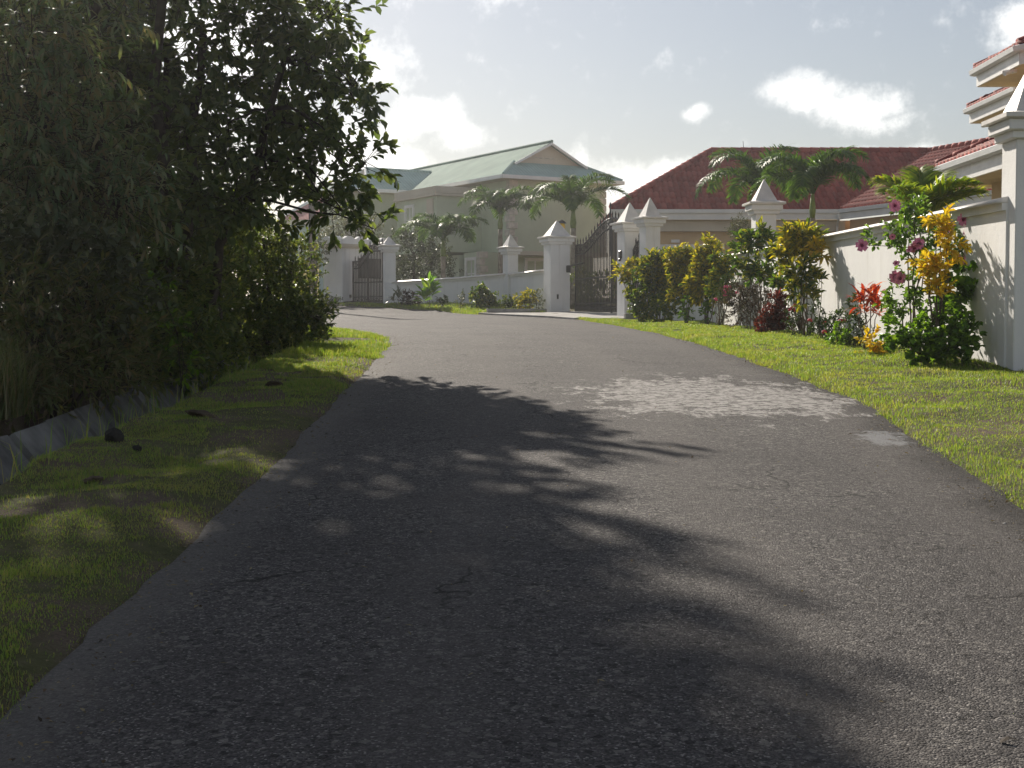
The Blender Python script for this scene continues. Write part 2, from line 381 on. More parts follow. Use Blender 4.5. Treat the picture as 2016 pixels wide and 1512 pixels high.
# road sheet
ys = np.concatenate([np.linspace(-60, 0, 40), np.arange(.2, 30, .2), np.arange(30, 71, .25)])
us = np.linspace(0, 1, 61); U, YY = np.meshgrid(us, ys)
jl = (vnoise(ys, ys * 0, .8, 8) - .5) * .10 + (vnoise(ys, ys * 0, 5.1, 9) - .5) * .045; jr = (vnoise(ys, ys * 0, 2.2, 5) - .5) * .10 + (vnoise(ys, ys * 0, 8, 6) - .5) * .07
XX = (Le(ys) + jl)[:, None] * (1 - U) + (Re(ys) + jr)[:, None] * U
ZZ = zg(YY) - .012 + .035 * (1 - (2 * U - 1) ** 2) + (vnoise(XX, YY, .7, 2) - .5) * .02
nx, ny = len(us), len(ys); ii = (np.arange(ny - 1)[:, None] * nx + np.arange(nx - 1)[None]).ravel()
rm = npmesh('road', np.stack([XX, YY, ZZ], -1).reshape(-1, 3), [np.stack([ii, ii + 1, ii + nx + 1, ii + nx], 1)])
a = rm.attributes.new('across', 'FLOAT', 'POINT'); a.data.foreach_set('value', U.ravel().astype(np.float32))
m = NT('asphalt'); pos = m.pos(); sx = m.n('ShaderNodeSeparateXYZ', {0: pos}); X_, Y_ = sx.outputs[0], sx.outputs[1]
flat = m.n('ShaderNodeCombineXYZ', {0: X_, 1: Y_}).outputs[0]
vo = m.n('ShaderNodeTexVoronoi', {'Vector': flat}); vo.inputs['Scale'].default_value = 120; vo.inputs['Randomness'].default_value = 1
vs = m.n('ShaderNodeSeparateColor', {0: vo.outputs['Color']})
vo2 = m.n('ShaderNodeTexVoronoi', {'Vector': flat}); vo2.inputs['Scale'].default_value = 38
v2 = m.n('ShaderNodeSeparateColor', {0: vo2.outputs['Color']})
big = m.noise(.55, 5, .6, flat); mid = m.noise(4, 6, .6, flat)
col = m.ramp(vs.outputs[0], [(.05, (.038, .036, .036)), (.45, (.070, .065, .063)), (.8, (.105, .097, .092)), (.93, (.16, .15, .14)), (1, (.32, .30, .28))])
col = m.mix(m.mr(v2.outputs[1], .9, .97, 0, .6), col, (.22, .205, .185))
col = m.mix(m.mr(v2.outputs[2], .93, .97, 0, .8), col, (.02, .019, .018))
col = m.mix(m.mr(big, .35, .7, 0, .45), col, (.050, .046, .045))
acx = m.n('ShaderNodeAttribute', attribute_name='across').outputs['Fac']
wave = m.math('SINE', m.math('ADD', m.math('MULTIPLY', acx, 21.0), m.math('MULTIPLY', big, 3.0)))
col = m.mix(m.mr(wave, .1, 1, 0, .32), col, (.11, .10, .093))
cv = m.n('ShaderNodeTexVoronoi', {'Vector': m.n('ShaderNodeVectorMath', {0: flat, 1: m.n('ShaderNodeVectorMath', {0: m.n('ShaderNodeTexNoise', {'Vector': flat, 'Scale': 2.2, 'Detail': 5}).outputs['Color'], 'Scale': .7}, operation='SCALE').outputs[0]}, operation='ADD').outputs[0]}, feature='DISTANCE_TO_EDGE'); cv.inputs['Scale'].default_value = .42
crack = m.math('MULTIPLY', m.mr(cv.outputs['Distance'], .0025, .007, 1, 0), m.mr(m.noise(.6, 3, .5, flat), .48, .6))
col = m.mix(m.math('MULTIPLY', crack, .8), col, (.012, .011, .010))
col = m.mix(m.mr(mid, .5, .75, 0, .25), col, (.085, .078, .071))
ac = m.n('ShaderNodeAttribute', attribute_name='across').outputs['Fac']
# dusty left edge, dark damp right edge
le = m.mr(m.math('ADD', ac, m.math('MULTIPLY', mid, .10)), .05, .15, 1, 0)
col = m.mix(m.math('MULTIPLY', le, m.mr(Y_, 15, 24, .65, 0)), col, m.ramp(m.noise(40, 4, .6, flat), [(.3, (.10, .093, .083)), (.7, (.20, .187, .168))]))
re = m.mr(m.math('ADD', ac, m.math('MULTIPLY', big, .16)), .98, 1.08, 0, 1)
col = m.mix(m.math('MULTIPLY', re, m.mr(Y_, 17, 22, .75, .1)), col, (.028, .025, .022))
# pale cement spill
mp = m.n('ShaderNodeMapping', {'Vector': flat}); mp.inputs['Scale'].default_value = (1, .6, 1)
pn = m.noise(2.6, 12, .78, mp.outputs[0])
ex = m.math('DIVIDE', m.math('SUBTRACT', X_, 2.1), 1.5); ey = m.math('DIVIDE', m.math('SUBTRACT', Y_, 14.5), 2.1)
rad = m.math('SQRT', m.math('ADD', m.math('MULTIPLY', ex, ex), m.math('MULTIPLY', ey, ey)))
spill = m.mr(m.math('ADD', m.math('SUBTRACT', 1.0, rad), m.math('MULTIPLY', m.math('SUBTRACT', pn, .5), 4.2)), .12, .24)
spill = m.math('MULTIPLY', spill, m.mr(m.noise(9, 9, .78, flat), .43, .53, .08, 1))
ex = m.math('DIVIDE', m.math('SUBTRACT', X_, 3.0), .30); ey = m.math('DIVIDE', m.math('SUBTRACT', Y_, 11.45), .5)  # bluish puddle patch, its pale shine painted as flat colour
rad2 = m.math('SQRT', m.math('ADD', m.math('MULTIPLY', ex, ex), m.math('MULTIPLY', ey, ey)))
puddle_shine = m.mr(m.math('ADD', m.math('SUBTRACT', 1.0, rad2), m.math('MULTIPLY', m.math('SUBTRACT', pn, .5), 7.0)), .1, .7, 0, .55)
col = m.mix(spill, col, m.ramp(m.noise(18, 5, .6, flat), [(.3, (.22, .21, .20)), (.7, (.36, .345, .325))]))
col = m.mix(puddle_shine, col, (.30, .31, .32))
hh = m.math('ADD', m.math('MULTIPLY', vo.outputs['Distance'], -1.0), m.math('MULTIPLY', m.noise(220, 3, .5, flat), .5))
st = m.n('ShaderNodeBump'); st.inputs['Distance'].default_value = .012; m.set(st.inputs['Strength'], m.mr(spill, 0, 1, .75, .35)); m.set(st.inputs['Height'], hh)
m.pbr(col, m.mr(vs.outputs[1], 0, 1, .65, .95), .12, st.outputs[0]); MT['asphalt'] = m.m
tag(link('road', rm, MT['asphalt'], smooth=True), kind='structure')

# concrete driveway apron in front of the main gate, with kerb
GA, GB = Vector((2.05, 52.2, 0)), Vector((4.2, 46.2, 0)); gdir = (GB - GA).normalized(); gnor = Vector((-gdir.y, gdir.x, 0))
if gnor.x > 0: gnor = -gnor                       # towards the road
mb = MB()
pts = [(1.95, 44.6), (1.1, 47.0), (-.4, 49.4), (-1.3, 51.2), (1.0, 51.6), (2.0, 52.4), (5.2, 54), (9, 56.5), (10, 50), (4.9, 46.0), (3.5, 44.2)]
top = [Vector((x, y, zgf(y) + .045)) for x, y in pts]
mb.loft([[p - Vector((0, 0, .25)) for p in top], top]); drv = mb.build('driveway', MT['concrete']); tag(drv, kind='structure')
mb = MB()
for x, y, x2, y2 in ((-.9, 51.15, 1.25, 51.75), (3.5, 44.25, 4.35, 44.5)):
    c = Vector(((x + x2) / 2, (y + y2) / 2, zgf((y + y2) / 2) + .08)); mb.box(c, (math.hypot(x2 - x, y2 - y), .16, .2), math.atan2(y2 - y, x2 - x), .015)
tag(mb.build('kerb', MT['concrete']), kind='structure')

# roadside drain: sloping concrete slabs laid along its far side
mb = MB()
yy = np.arange(-4, 25, 1.0)
mb.loft([[(DR_N - .18, y, zgf(y) - .95), (DR_N - .62, y, zgf(y) - .97), (DR_N - .62, y, zgf(y) - 1.15), (DR_N - .18, y, zgf(y) - 1.15)] for y in yy])
dr = mb.build('drain', MT['drain_concrete']); tag(dr, kind='structure')
for i, y in enumerate(np.arange(3, 24, .98)):
    mb = MB(); z = zgf(y + .45); off = random.uniform(-.02, .03); l = .9 + random.uniform(-.02, .02)
    q = [(-4.52 + off, y, z - .16 + random.uniform(-.05, .05)), (-4.52 + off, y + l, z - .14), (-3.86 + off, y + l + random.uniform(-.03, .03), z - .98), (-3.86 + off, y, z - .98)]
    q = [Vector(p) for p in q]; nrm = Vector((.84, 0, .54)) * .07
    mb.loft([[p - nrm for p in q], q]); mb.build('slab', MT['drain_concrete'], dr)

# ------------------------------------------------------------------ walls, pillars, gates
def pillar(px_corner, Y, zb, shaft, w, rot, label, capscale=1.0, apex=.62):
    """square pillar; (X,Y) is its corner nearest the camera, rot turns it"""
    X = (px_corner - 1008) / F * Y
    r = Vector((math.cos(rot), math.sin(rot), 0)); l = Vector((-math.sin(rot), math.cos(rot), 0))
    c = Vector((X, Y, 0)) + (r + l) * (w / 2)
    e = empty('gate_pillar', (c.x, c.y, zb), label, 'pillar', 'white pillars with pyramid caps')
    mb = MB(); mb.box((c.x, c.y, zb + shaft / 2 - .15), (w, w, shaft + .3), rot, .012); mb.build('shaft', MT['white_stucco'], e)
    z = zb + shaft; mb = MB()
    mb.box((c.x, c.y, z + .045), (w + .14, w + .14, .09), rot, .01); mb.box((c.x, c.y, z + .155), (w + .26, w + .26, .13), rot, .012)
    mb.build('moulding', MT['white_stucco'], e)
    mb = MB(); k = w / 2 + .19 * capscale
    def sq(h, zz): return [c + r * (a * h) + l * (b * h) + Vector((0, 0, zz)) for a, b in ((-1, -1), (1, -1), (1, 1), (-1, 1))]
    h2 = w / 2 + .015
    mb.loft([sq(k - .02, z + .222), sq(k, z + .235), sq(k, z + .285), sq(h2, z + .325), sq(.012, z + .325 + apex)]); mb.build('cap', MT['coping_white'], e)
    return c, z
def wall(name, pts, label, thick=.2, close=False):
    """pts: (x, y, z_base, z_top) along the wall"""
    p0 = pts[0]; e = empty(name, (p0[0], p0[1], p0[2]), label, 'wall')
    body, cop, lip = [], [], []
    for i, (x, y, zb, zt) in enumerate(pts):
        a = Vector(pts[max(i - 1, 0)][:2]); b = Vector(pts[min(i + 1, len(pts) - 1)][:2]); t = (b - a).normalized(); n = Vector((-t.y, t.x, 0)); c = Vector((x, y, 0))
        def ring(h, z0, z1): return [c - n * h + Vector((0, 0, z0)), c + n * h + Vector((0, 0, z0)), c + n * h + Vector((0, 0, z1)), c - n * h + Vector((0, 0, z1))]
        body.append(ring(thick / 2, zb - .4, zt - .17)); lip.append(ring(thick / 2 + .05, zt - .17, zt - .085))
        q = [c + n * (math.cos(k) * (thick / 2 + .13)) + Vector((0, 0, zt - .085 + math.sin(k) * .085)) for k in np.linspace(math.pi, 0, 9)]
        cop.append(q)
    mb = MB(); mb.loft(body); mb.build('wall_panel', MT['white_stucco'], e)
    mb = MB(); mb.loft(lip); mb.build('moulding', MT['white_stucco'], e)
    mb = MB(); mb.loft(cop); mb.build('coping', MT['coping_white'], e, True)
    return e
WX = 5.98
pillar(1995, 16.75, -.60, 2.72, .5, 0, 'tall white pillar cut by the right edge of the picture', apex=.59)
pillar(1486, 34.4, -.25, 2.80, .5, R(3), 'white pyramid capped pillar rising behind the croton shrubs, beside the palm', apex=.52)
c3, z3 = pillar(1270.5, 44.6, -.02, 2.95, .5, R(19), 'white pillar just right of the tall iron gate, second of a close pair', apex=.58)
c4, z4 = pillar(1229, 46.3, .05, 2.83, .62, R(19), 'white pillar with a black box that holds the right side of the tall iron gate', apex=.62)
c5, z5 = pillar(1083.5, 52.0, .2, 2.56, .76, R(18), 'broad white pillar on the left side of the tall iron gate', apex=.56)
c6, z6 = pillar(1000, 57.0, .35, 2.28, .46, R(27), 'slim white pillar standing midway along the low left wall', apex=.48)
c7, z7 = pillar(757, 58.2, .55, 2.22, .48, R(15), 'white pillar at the right of the small arched gate', apex=.32)
zb = lambda y: float(np.interp(y, [16, 41, 46], [-.58, -.22, -.05]))
wall('garden_wall', [(WX, y, zb(y), zb(y) + 2.04) for y in np.linspace(17.0, 41.5, 12)] + [(5.6, 43.2, -.2, 1.85), (c3.x + .15, c3.y - .1, -.1, 1.85)], 'high white garden wall with rounded coping along the right lawn')
wall('garden_wall', [(c5.x - .2, c5.y + .2, .15, 1.90), (c6.x, c6.y, .3, 1.88)], 'short white wall between the broad gate pillar and slim pillar', .16)
wall('garden_wall', [(c6.x, c6.y, .3, 1.90), (-2.4, 58.2, .45, 1.74), (c7.x, c7.y, .5, 1.58)], 'low white wall left of the slim pillar, shrubs planted along it', .16)

# block-shaped gatehouse wall with a battlemented cornice
bc = Vector(((675 - 1008) / F * 60, 60, .62)); ba = R(47); br = Vector((math.cos(ba), math.sin(ba), 0)); bl = Vector((-br.y, br.x, 0))
e = empty('gate_block', bc, 'massive white gate block with a scalloped cornice behind the small arched gate', 'gatehouse')
LR, LL = 2.7, 1.2
def blk(mb, off, z0, z1):
    q = [bc + br * a + bl * b for a, b in ((-off, -off), (LR + off, -off), (LR + off, LL + off), (-off, LL + off))]
    return mb.loft([[Vector((p.x, p.y, z0)) for p in q], [Vector((p.x, p.y, z1)) for p in q]])
mb = MB(); blk(mb, 0, .2, 3.02); mb.build('wall_panel', MT['white_stucco'], e)
mb = MB(); blk(mb, .09, 3.02, 3.11); blk(mb, .17, 3.11, 3.2); mb.build('moulding', MT['pale_trim'], e)
mb = MB(); blk(mb, .10, 3.2, 3.42); mb.build('parapet', MT['white_stucco'], e)
def merlon(p, d, w):
    mb = MB(); n = Vector((-d.y, d.x, 0)); pr = [(-w / 2, 0), (w / 2, 0), (w * .32, .07), (w * .18, .115), (-w * .18, .115), (-w * .32, .07)]
    mb.loft([[p + d * x + n * s + Vector((0, 0, z)) for x, z in pr] for s in (-.09, .09)]); mb.build('merlon', MT['white_stucco'], e)
for k in range(4): merlon(bc + br * (.32 + k * .66) - bl * .0 + Vector((0, 0, 2.8)), br, .58)
for k in range(2): merlon(bc + bl * (.36 + k * .6) + Vector((0, 0, 2.8)), bl, .52)
mb = MB(); pq = bc + br * .42 - bl * .02; mb.box((pq.x, pq.y, 1.0), (.10, .05, .14), ba, .01); mb.build('socket_box', MT['black_plastic'], e)
mb = MB(); pq = bc + br * 1.5 - bl * .03; mb.box((pq.x, pq.y, 2.2), (1.3, .05, .85), ba, .01); mb.build('dark_panel', MT['black_plastic'], e)
# yellow wall stub left of it
mb = MB(); mb.box((-9.3, 62.6, 1.3), (1.6, .25, 2.4), R(20)); yw = mb.build('wall_stub', MT['yellow_stucco']); tag(yw, 'pale yellow wall end left of the white gate block', 'wall')

def gate(A, B, z0, nbar, top, label, inner=.34, band=.42, name='iron_gate', rail2=True, barw=.034):
    """top(u) gives the height of the outer arch; every bar is a part"""
    L = (B - A).length; d = (B - A).normalized(); rz = math.atan2(d.y, d.x)
    e = empty(name, (A.x, A.y, z0), label, 'gate')
    def pt(u, z): return Vector((A.x + (B.x - A.x) * u, A.y + (B.y - A.y) * u, z0 + z))
    us_ = np.linspace(0, 1, 41)
    for nm, dz in (('arch_rail', 0), ('inner_rail', -inner)):
        mb = MB(); mb.tube([pt(u, top(u) + dz) for u in us_], .036, 6); mb.build(nm, MT['black_iron'], e, True)
    bars = {}
    for i in range(nbar):
        u = (i + .5) / nbar; h = top(u) + (.10 if i % 2 else .02)
        mb = MB(); p = pt(u, (h + .1) / 2); mb.box(p, (barw, barw, h - .1), rz); b = mb.build('bar', MT['black_iron'], e)
        if i % 2:
            mb = MB(); q = pt(u, h); mb.loft([[q + Vector((a * .018, b2 * .018, 0)) for a, b2 in ((-1, 0), (0, -1), (1, 0), (0, 1))], [q + Vector((a * .026, b2 * .026, .04)) for a, b2 in ((-1, 0), (0, -1), (1, 0), (0, 1))], [q + Vector((a * .003, b2 * .003, .15)) for a, b2 in ((-1, 0), (0, -1), (1, 0), (0, 1))]]); mb.build('finial', MT['black_iron'], b)
    for z in (.12, band, top(0) * .52) + ((band - .16,) if rail2 else ()):
        mb = MB(); mb.box(pt(.5, z), (L, .04, .05), rz); mb.build('rail', MT['black_iron'], e)
    for u in (.004, .5, .996):
        mb = MB(); h = top(u) - .02; mb.box(pt(u, h / 2 + .05), (.06, .06, h), rz); mb.build('stile', MT['black_iron'], e)
    # ring ornaments in the bottom band and under the arch
    n = max(6, int(L / .17))
    for row, zf in (('ring', lambda u: .12 + (band - .12) * .42), ('ring', lambda u: top(u) - inner / 2)):
        for i in range(n):
            u = (i + .5) / n; c = pt(u, zf(u)); r_ = .075
            mb = MB(); mb.tube([c + d * (math.cos(k) * r_) + Vector((0, 0, math.sin(k) * r_)) for k in np.linspace(0, 2 * math.pi, 9)], .011, 4); mb.build('ring', MT['black_iron'], e)
    return e
def arch1(u):
    s = min(max((u - .10) / .40, 0), 1) if u < .5 else min(max((.90 - u) / .40, 0), 1)
    s = s ** 1.15 if s < 1 else 1
    return 2.55 + .78 * math.sin(s * math.pi / 2) ** 1.25
g1 = gate(GA + Vector((.28, 0, 0)), GB + Vector((.35, .1, 0)), .17, 50, arch1, 'tall black double gate with a curved arch top in front of the driveway')
mb = MB(); q = GA + gdir * 3.1 + Vector((.3, .05, 0)); mb.tube([(q.x, q.y, 2.2), (q.x, q.y, 4.05)], .025, 6); mb.build('lock_rod', MT['black_iron'], g1)
mb = MB(); q = GA + gnor * .06 + gdir * .45; mb.tube([(q.x - .05, q.y, 1.95), (q.x + gdir.x * 1.2, q.y + gdir.y * 1.2, 2.02)], .035, 6); mb.box((q.x - .1, q.y, 1.85), (.16, .12, .26), 0, .02); mb.build('gate_motor', MT['black_iron'], g1)
A2 = Vector(((696 - 1008) / F * 60.2, 60.2, 0)); B2 = Vector(((755 - 1008) / F * 58.5, 58.5, 0))
def arch2(u):
    s = min(max((u - .22) / .52, 0), 1); return 1.85 + .68 * math.sin(s * math.pi / 2) ** 1.2
gate(A2, B2, .6, 20, arch2, 'small black arched gate beside the massive white gate block', inner=.28, band=.36, rail2=False)
# pedestrian gate between the close pair of pillars
pg0 = c4 + gdir * .32; pg1 = c3 - gdir * .26; pg0.z = pg1.z = 0
gate(pg0, pg1, .05, 8, lambda u: 2.2 + .3 * math.sin(u * math.pi), 'narrow black gate filling the gap between the two close pillars', inner=.3, rail2=False)
# small fittings
mb = MB(); q = Vector(((1219 - 1008) / F * 46.6, 46.6 + .0, 0)); q = c4 + Vector((-math.cos(R(19)), -math.sin(R(19)), 0)) * .33 - Vector((-math.sin(R(19)), math.cos(R(19)), 0)) * .02
mb.box((q.x, q.y, 2.13), (.10, .15, .26), R(19), .02); mb.box((q.x - .03, q.y - .01, 1.96), (.06, .10, .10), R(19), .015); o = mb.build('wall_lamp', MT['black_plastic']); tag(o, 'black box lamp fixed on the lit face of the right gate pillar', 'lamp')
mb = MB(); q = c5 + Vector((math.sin(R(18)), -math.cos(R(18)), 0)) * .39; mb.box((q.x - .1, q.y, .85), (.09, .05, .19), R(18), .012); o = mb.build('gate_sensor', MT['black_plastic']); tag(o, 'small black sensor low on the broad gate pillar', 'sensor')
# yellow lantern on a post behind the broad pillar
e = empty('garden_lantern', P(1105, 640, 55), 'yellow lantern peeping over the cap of the broad gate pillar', 'lantern')
q = P(1106, 448, 55)
mb = MB(); mb.tube([(q.x, q.y, .3), (q.x, q.y, q.z - .18)], .04, 8); mb.build('post', MT['black_iron'], e)
mb = MB(); mb.loft([[q + Vector((math.cos(k) * r_, math.sin(k) * r_, h)) for k in np.linspace(0, 2 * math.pi, 9)[:-1]] for r_, h in ((.07, -.2), (.12, -.12), (.13, .1), (.08, .18))]); mb.build('lantern_body', MT['lamp_yellow'], e)
mb = MB(); mb.loft([[q + Vector((math.cos(k) * r_, math.sin(k) * r_, h)) for k in np.linspace(0, 2 * math.pi, 9)[:-1]] for r_, h in ((.19, .16), (.12, .24), (.02, .3))]); mb.build('lantern_cap', MT['black_iron'], e)
# ------------------------------------------------------------------ houses
def window(parent, c, d, w, h, depth=.10, cols=2, rows=2, frame='white_paint', arch=False):
    """c = centre on the wall face, d = direction along the wall (outward normal is d x z)"""
    d = d.normalized(); n = d.cross(Vector((0, 0, 1))); rz = math.atan2(d.y, d.x); t = .09
    mb = MB(); fr = t + .06
    mb.box(c + Vector((0, 0, h / 2 + fr / 2)) + n * .03, (w + 2 * fr, depth, fr), rz); mb.box(c - Vector((0, 0, h / 2 + fr / 2)) + n * .04, (w + 2 * fr + .06, depth + .04, fr * .8), rz)
    for s in (-1, 1): mb.box(c + d * (s * (w / 2 + fr / 2)) + n * .03, (fr, depth, h), rz)
    o = mb.build('window', MT[frame], parent)
    mb = MB(); mb.box(c - n * .03, (w, .03, h), rz); mb.build('pane', MT['dark_glass'], o)
    mb = MB()
    for i in range(1, cols): mb.box(c + d * (w * (i / cols - .5)), (.07 if cols == 2 else .05, .04, h), rz)
    for j in range(1, rows): mb.box(c + Vector((0, 0, h * (j / rows - .5))) + n * .002, (w, .036, .055), rz)
    mb.build('glazing_bar', MT[frame], o)
    return o
def quoins(parent, base, r, l, z0, z1, m='quoin_stone'):
    """alternating corner stones, base on the corner edge; r and l run along the two faces away from it"""
    z = z0; i = 0; rz = math.atan2(r.y, r.x)
    while z < z1 - .2:
        h = .34; a, b = (.42, .26) if i % 2 else (.26, .42)
        mb = MB(); c = base + r * (a / 2 - .03) + l * (b / 2 - .03); mb.box((c.x, c.y, z + h / 2), (a + .06 - .0, b + .06, h - .03), rz, .015); mb.build('quoin', MT[m], parent)
        z += h; i += 1

# --- two-storey house with a green metal roof
E = Vector((-.44, 68, 0)); ZE, ZR = 6.92, 8.78
def H(a, b, z): return E + gr * a + gl * b + Vector((0, 0, z))
gh = empty('house', H(0, 0, .8), 'two storey sage green house with a pale green metal roof behind the palms', 'house')
def hbox(name, a0, a1, b0, b1, z0, z1, mat_, parent=gh, bev=0):
    mb = MB(); c = H((a0 + a1) / 2, (b0 + b1) / 2, (z0 + z1) / 2); mb.box(c, (a1 - a0, b1 - b0, z1 - z0), R(30), bev); return mb.build(name, MT[mat_], parent)
hbox('wall', .7, 6.2, .55, 19.3, 3.3, 6.8, 'cream_stucco')
hbox('wall', .2, 6.0, 1.35, 19, .2, 3.28, 'cream_stucco')
hbox('bay', -1.83, .69, 3.36, 7.86, 3.35, 6.2, 'cream_stucco')
hbox('parapet', -1.93, .695, 3.26, 7.96, 6.22, 6.55, 'pale_trim'); hbox('parapet_moulding', -2.0, .692, 3.19, 8.03, 6.08, 6.2, 'pale_trim')
hbox('string_course', .6, 6.3, .45, 1.3, 3.14, 3.34, 'pale_trim')
hbox('wall', -.5, .19, 1.35, 3.0, .2, 3.28, 'cream_stucco'); hbox('wall', -3.4, .69, 10.6, 14.0, .2, 6.8, 'cream_stucco')
hbox('terrace_slab', -2.2, .18, 7.9, 10.5, 3.2, 3.36, 'pale_trim')
quoins(gh, H(.7, .55, 0), gr, gl, 3.36, 6.7); quoins(gh, H(-.5, 1.35, 0), gr, gl, .6, 3.2); quoins(gh, H(6.2, .55, 0), -gr, gl, 3.36, 6.7); quoins(gh, H(-3.4, 10.6, 0), gr, gl, 3.4, 6.7)
def half(a): return ZE + (ZR - ZE) * min(a, 6.86 - a) / 3.43
h1 = 7.72; ai = (h1 - ZE) / (ZR - ZE) * 3.43
side = MB()
side.slab([H(0, 0, ZE), H(0, 19.6, ZE), H(3.43, 19.6, ZR), H(3.43, 1.15, ZR), H(ai - .12, 1.15, h1 - .06), H(ai, ai, h1)], .05); ro = side.build('roof', MT['green_roof_dimmed'], gh)
mb = MB(); mb.slab([H(6.86, 0, ZE), H(6.86, 19.6, ZE), H(3.43, 19.6, ZR), H(3.43, 1.15, ZR), H(6.86 - ai + .12, 1.15, h1 - .06), H(6.86 - ai, ai, h1)], .05); mb.build('roof', MT['green_roof_dimmed'], gh)
mb = MB(); mb.slab([H(0, -.02, ZE), H(6.86, -.02, ZE), H(6.86 - ai, ai, h1), H(ai, ai, h1)], .05); mb.build('roof', MT['green_roof_lifted'], gh)
mb = MB(); mb.add([H(ai, ai + .02, h1), H(6.86 - ai, ai + .02, h1), H(3.43, ai + .02, ZR - .02)], [(0, 1, 2)]); mb.add([H(ai, ai + .2, h1), H(6.86 - ai, ai + .2, h1), H(3.43, ai + .2, ZR - .02)], [(0, 1, 2)]); mb.build('gable', MT['pale_trim'], gh)
mb = MB(); mb.slab([H(2.1, ai - .01, h1 + .28), H(4.76, ai - .01, h1 + .28), H(4.76, ai + .05, h1 + .36), H(2.1, ai + .05, h1 + .36)], .08); mb.build('gable_band', MT['quoin_stone'], gh)
for s in (1, -1):                                                   # barge boards, hips and ridge
    mb = MB(); a0 = ai - .15 if s > 0 else 6.86 - ai + .15
    mb.tube([H(a0, 1.14, h1 - .13), H(3.43, 1.14, ZR - .09)], .075, 4); mb.build('barge_board', MT['gutter_white'], gh)
    mb = MB(); q = 0 if s > 0 else 6.86; mb.tube([H(q, -.02, ZE + .03), H(ai if s > 0 else 6.86 - ai, ai, h1 + .03)], .07, 6); mb.build('hip_cap', MT['green_roof_lifted'], gh)
mb = MB(); mb.tube([H(3.43, 1.1, ZR + .03), H(3.43, 19.6, ZR + .03)], .08, 6); mb.build('ridge_cap', MT['green_roof_dimmed'], gh)
for nm, a, b in (('gutter', (-.06, -.06), (6.92, -.06)), ('gutter', (-.06, -.06), (-.06, 10)), ('gutter', (6.92, -.06), (6.92, 12))):
    mb = MB(); p, q = H(*a, ZE - .09), H(*b, ZE - .09); d = q - p; mb.box((p + q) / 2, (d.length, .12, .17), math.atan2(d.y, d.x)); mb.build(nm, MT['gutter_white'], gh)
hbox('soffit', .04, 6.82, .04, 19.5, 6.74, 6.8, 'pale_trim')
# left wing with its own small gablet
W0, W1, WB0, WB1, WR = -4.15, 2.6, 9.9, 14.7, 8.22; wm_ = 12.3; hz = 7.72; t_ = (hz - ZE) / (WR - ZE)
mb = MB(); mb.slab([H(W0, WB0, ZE), H(0, WB0, ZE), H(2.42, wm_, WR), H(-1.55, wm_, WR), H(-2.0, WB0 + t_ * 2.4, hz)], .05); mb.build('roof', MT['green_roof_lifted'], gh)
mb = MB(); mb.slab([H(W0, WB1, ZE), H(0, WB1, ZE), H(2.42, wm_, WR), H(-1.55, wm_, WR), H(-2.0, WB1 - t_ * 2.4, hz)], .05); mb.build('roof', MT['green_roof_lifted'], gh)
mb = MB(); mb.slab([H(W0, WB0, ZE), H(-2.0, WB0 + t_ * 2.4, hz), H(-2.0, WB1 - t_ * 2.4, hz), H(W0, WB1, ZE)], .05); mb.build('roof', MT['green_roof_dimmed'], gh)
mb = MB(); mb.add([H(-1.9, WB0 + t_ * 2.4, hz), H(-1.9, WB1 - t_ * 2.4, hz), H(-1.7, wm_, WR - .03)], [(0, 1, 2)]); mb.build('gable', MT['pale_trim'], gh)
for s, b in ((1, WB0), (-1, WB1)):
    mb = MB(); mb.tube([H(-2.05, b + s * t_ * 2.4 - s * .1, hz - .03), H(-1.62, wm_, WR - .03)], .07, 4); mb.build('barge_board', MT['gutter_white'], gh)
    mb = MB(); mb.tube([H(W0, b, ZE + .03), H(-2.0, b + s * t_ * 2.4, hz + .03)], .06, 6); mb.build('hip_cap', MT['green_roof_lifted'], gh)
mb = MB(); mb.tube([H(-1.6, wm_, WR + .03), H(2.4, wm_, WR + .03)], .07, 6); mb.build('ridge_cap', MT['green_roof_lifted'], gh)
for a, b in (((W0 - .06, WB0 - .06), (-.1, WB0 - .06)), ((W0 - .06, WB0 - .06), (W0 - .06, WB1))):
    mb = MB(); p, q = H(*a, ZE - .09), H(*b, ZE - .09); d = q - p; mb.box((p + q) / 2, (d.length, .12, .17), math.atan2(d.y, d.x)); mb.build('gutter', MT['gutter_white'], gh)
hbox('soffit', W0 + .05, -.1, WB0 + .05, WB1 - .05, 6.73, 6.79, 'pale_trim')
window(gh, H(-1.83, 6.3, 5.05), -gl, .75, 1.25); window(gh, H(-.5, 2.2, 2.25), -gl, .85, 1.3); window(gh, H(2.6, 1.35, 2.25), gr, .95, 1.3); window(gh, H(-2.55, 10.6, 5.0), gr, .7, 1.2)
mb = MB(); c = H(-1.86, 4.0, 5.3)
for k in range(9): mb.box(c + Vector((0, 0, -.55 + k * .14)), (.62, .05, .11), R(120))
mb.box(c, (.72, .03, 1.35), R(120)); mb.build('shutter', MT['pale_trim'], gh)
for z in (3.9, 4.15, 4.4):
    mb = MB(); mb.tube([H(-2.1, 7.95, z), H(-2.1, 10.5, z)], .02, 5); mb.build('balcony_rail', MT['quoin_stone'], gh)
mb = MB(); mb.box(H(-.52, 5.4, 1.8), (4.4, .3, 2.8), R(120)); mb.build('wall', MT['cream_stucco'], gh)

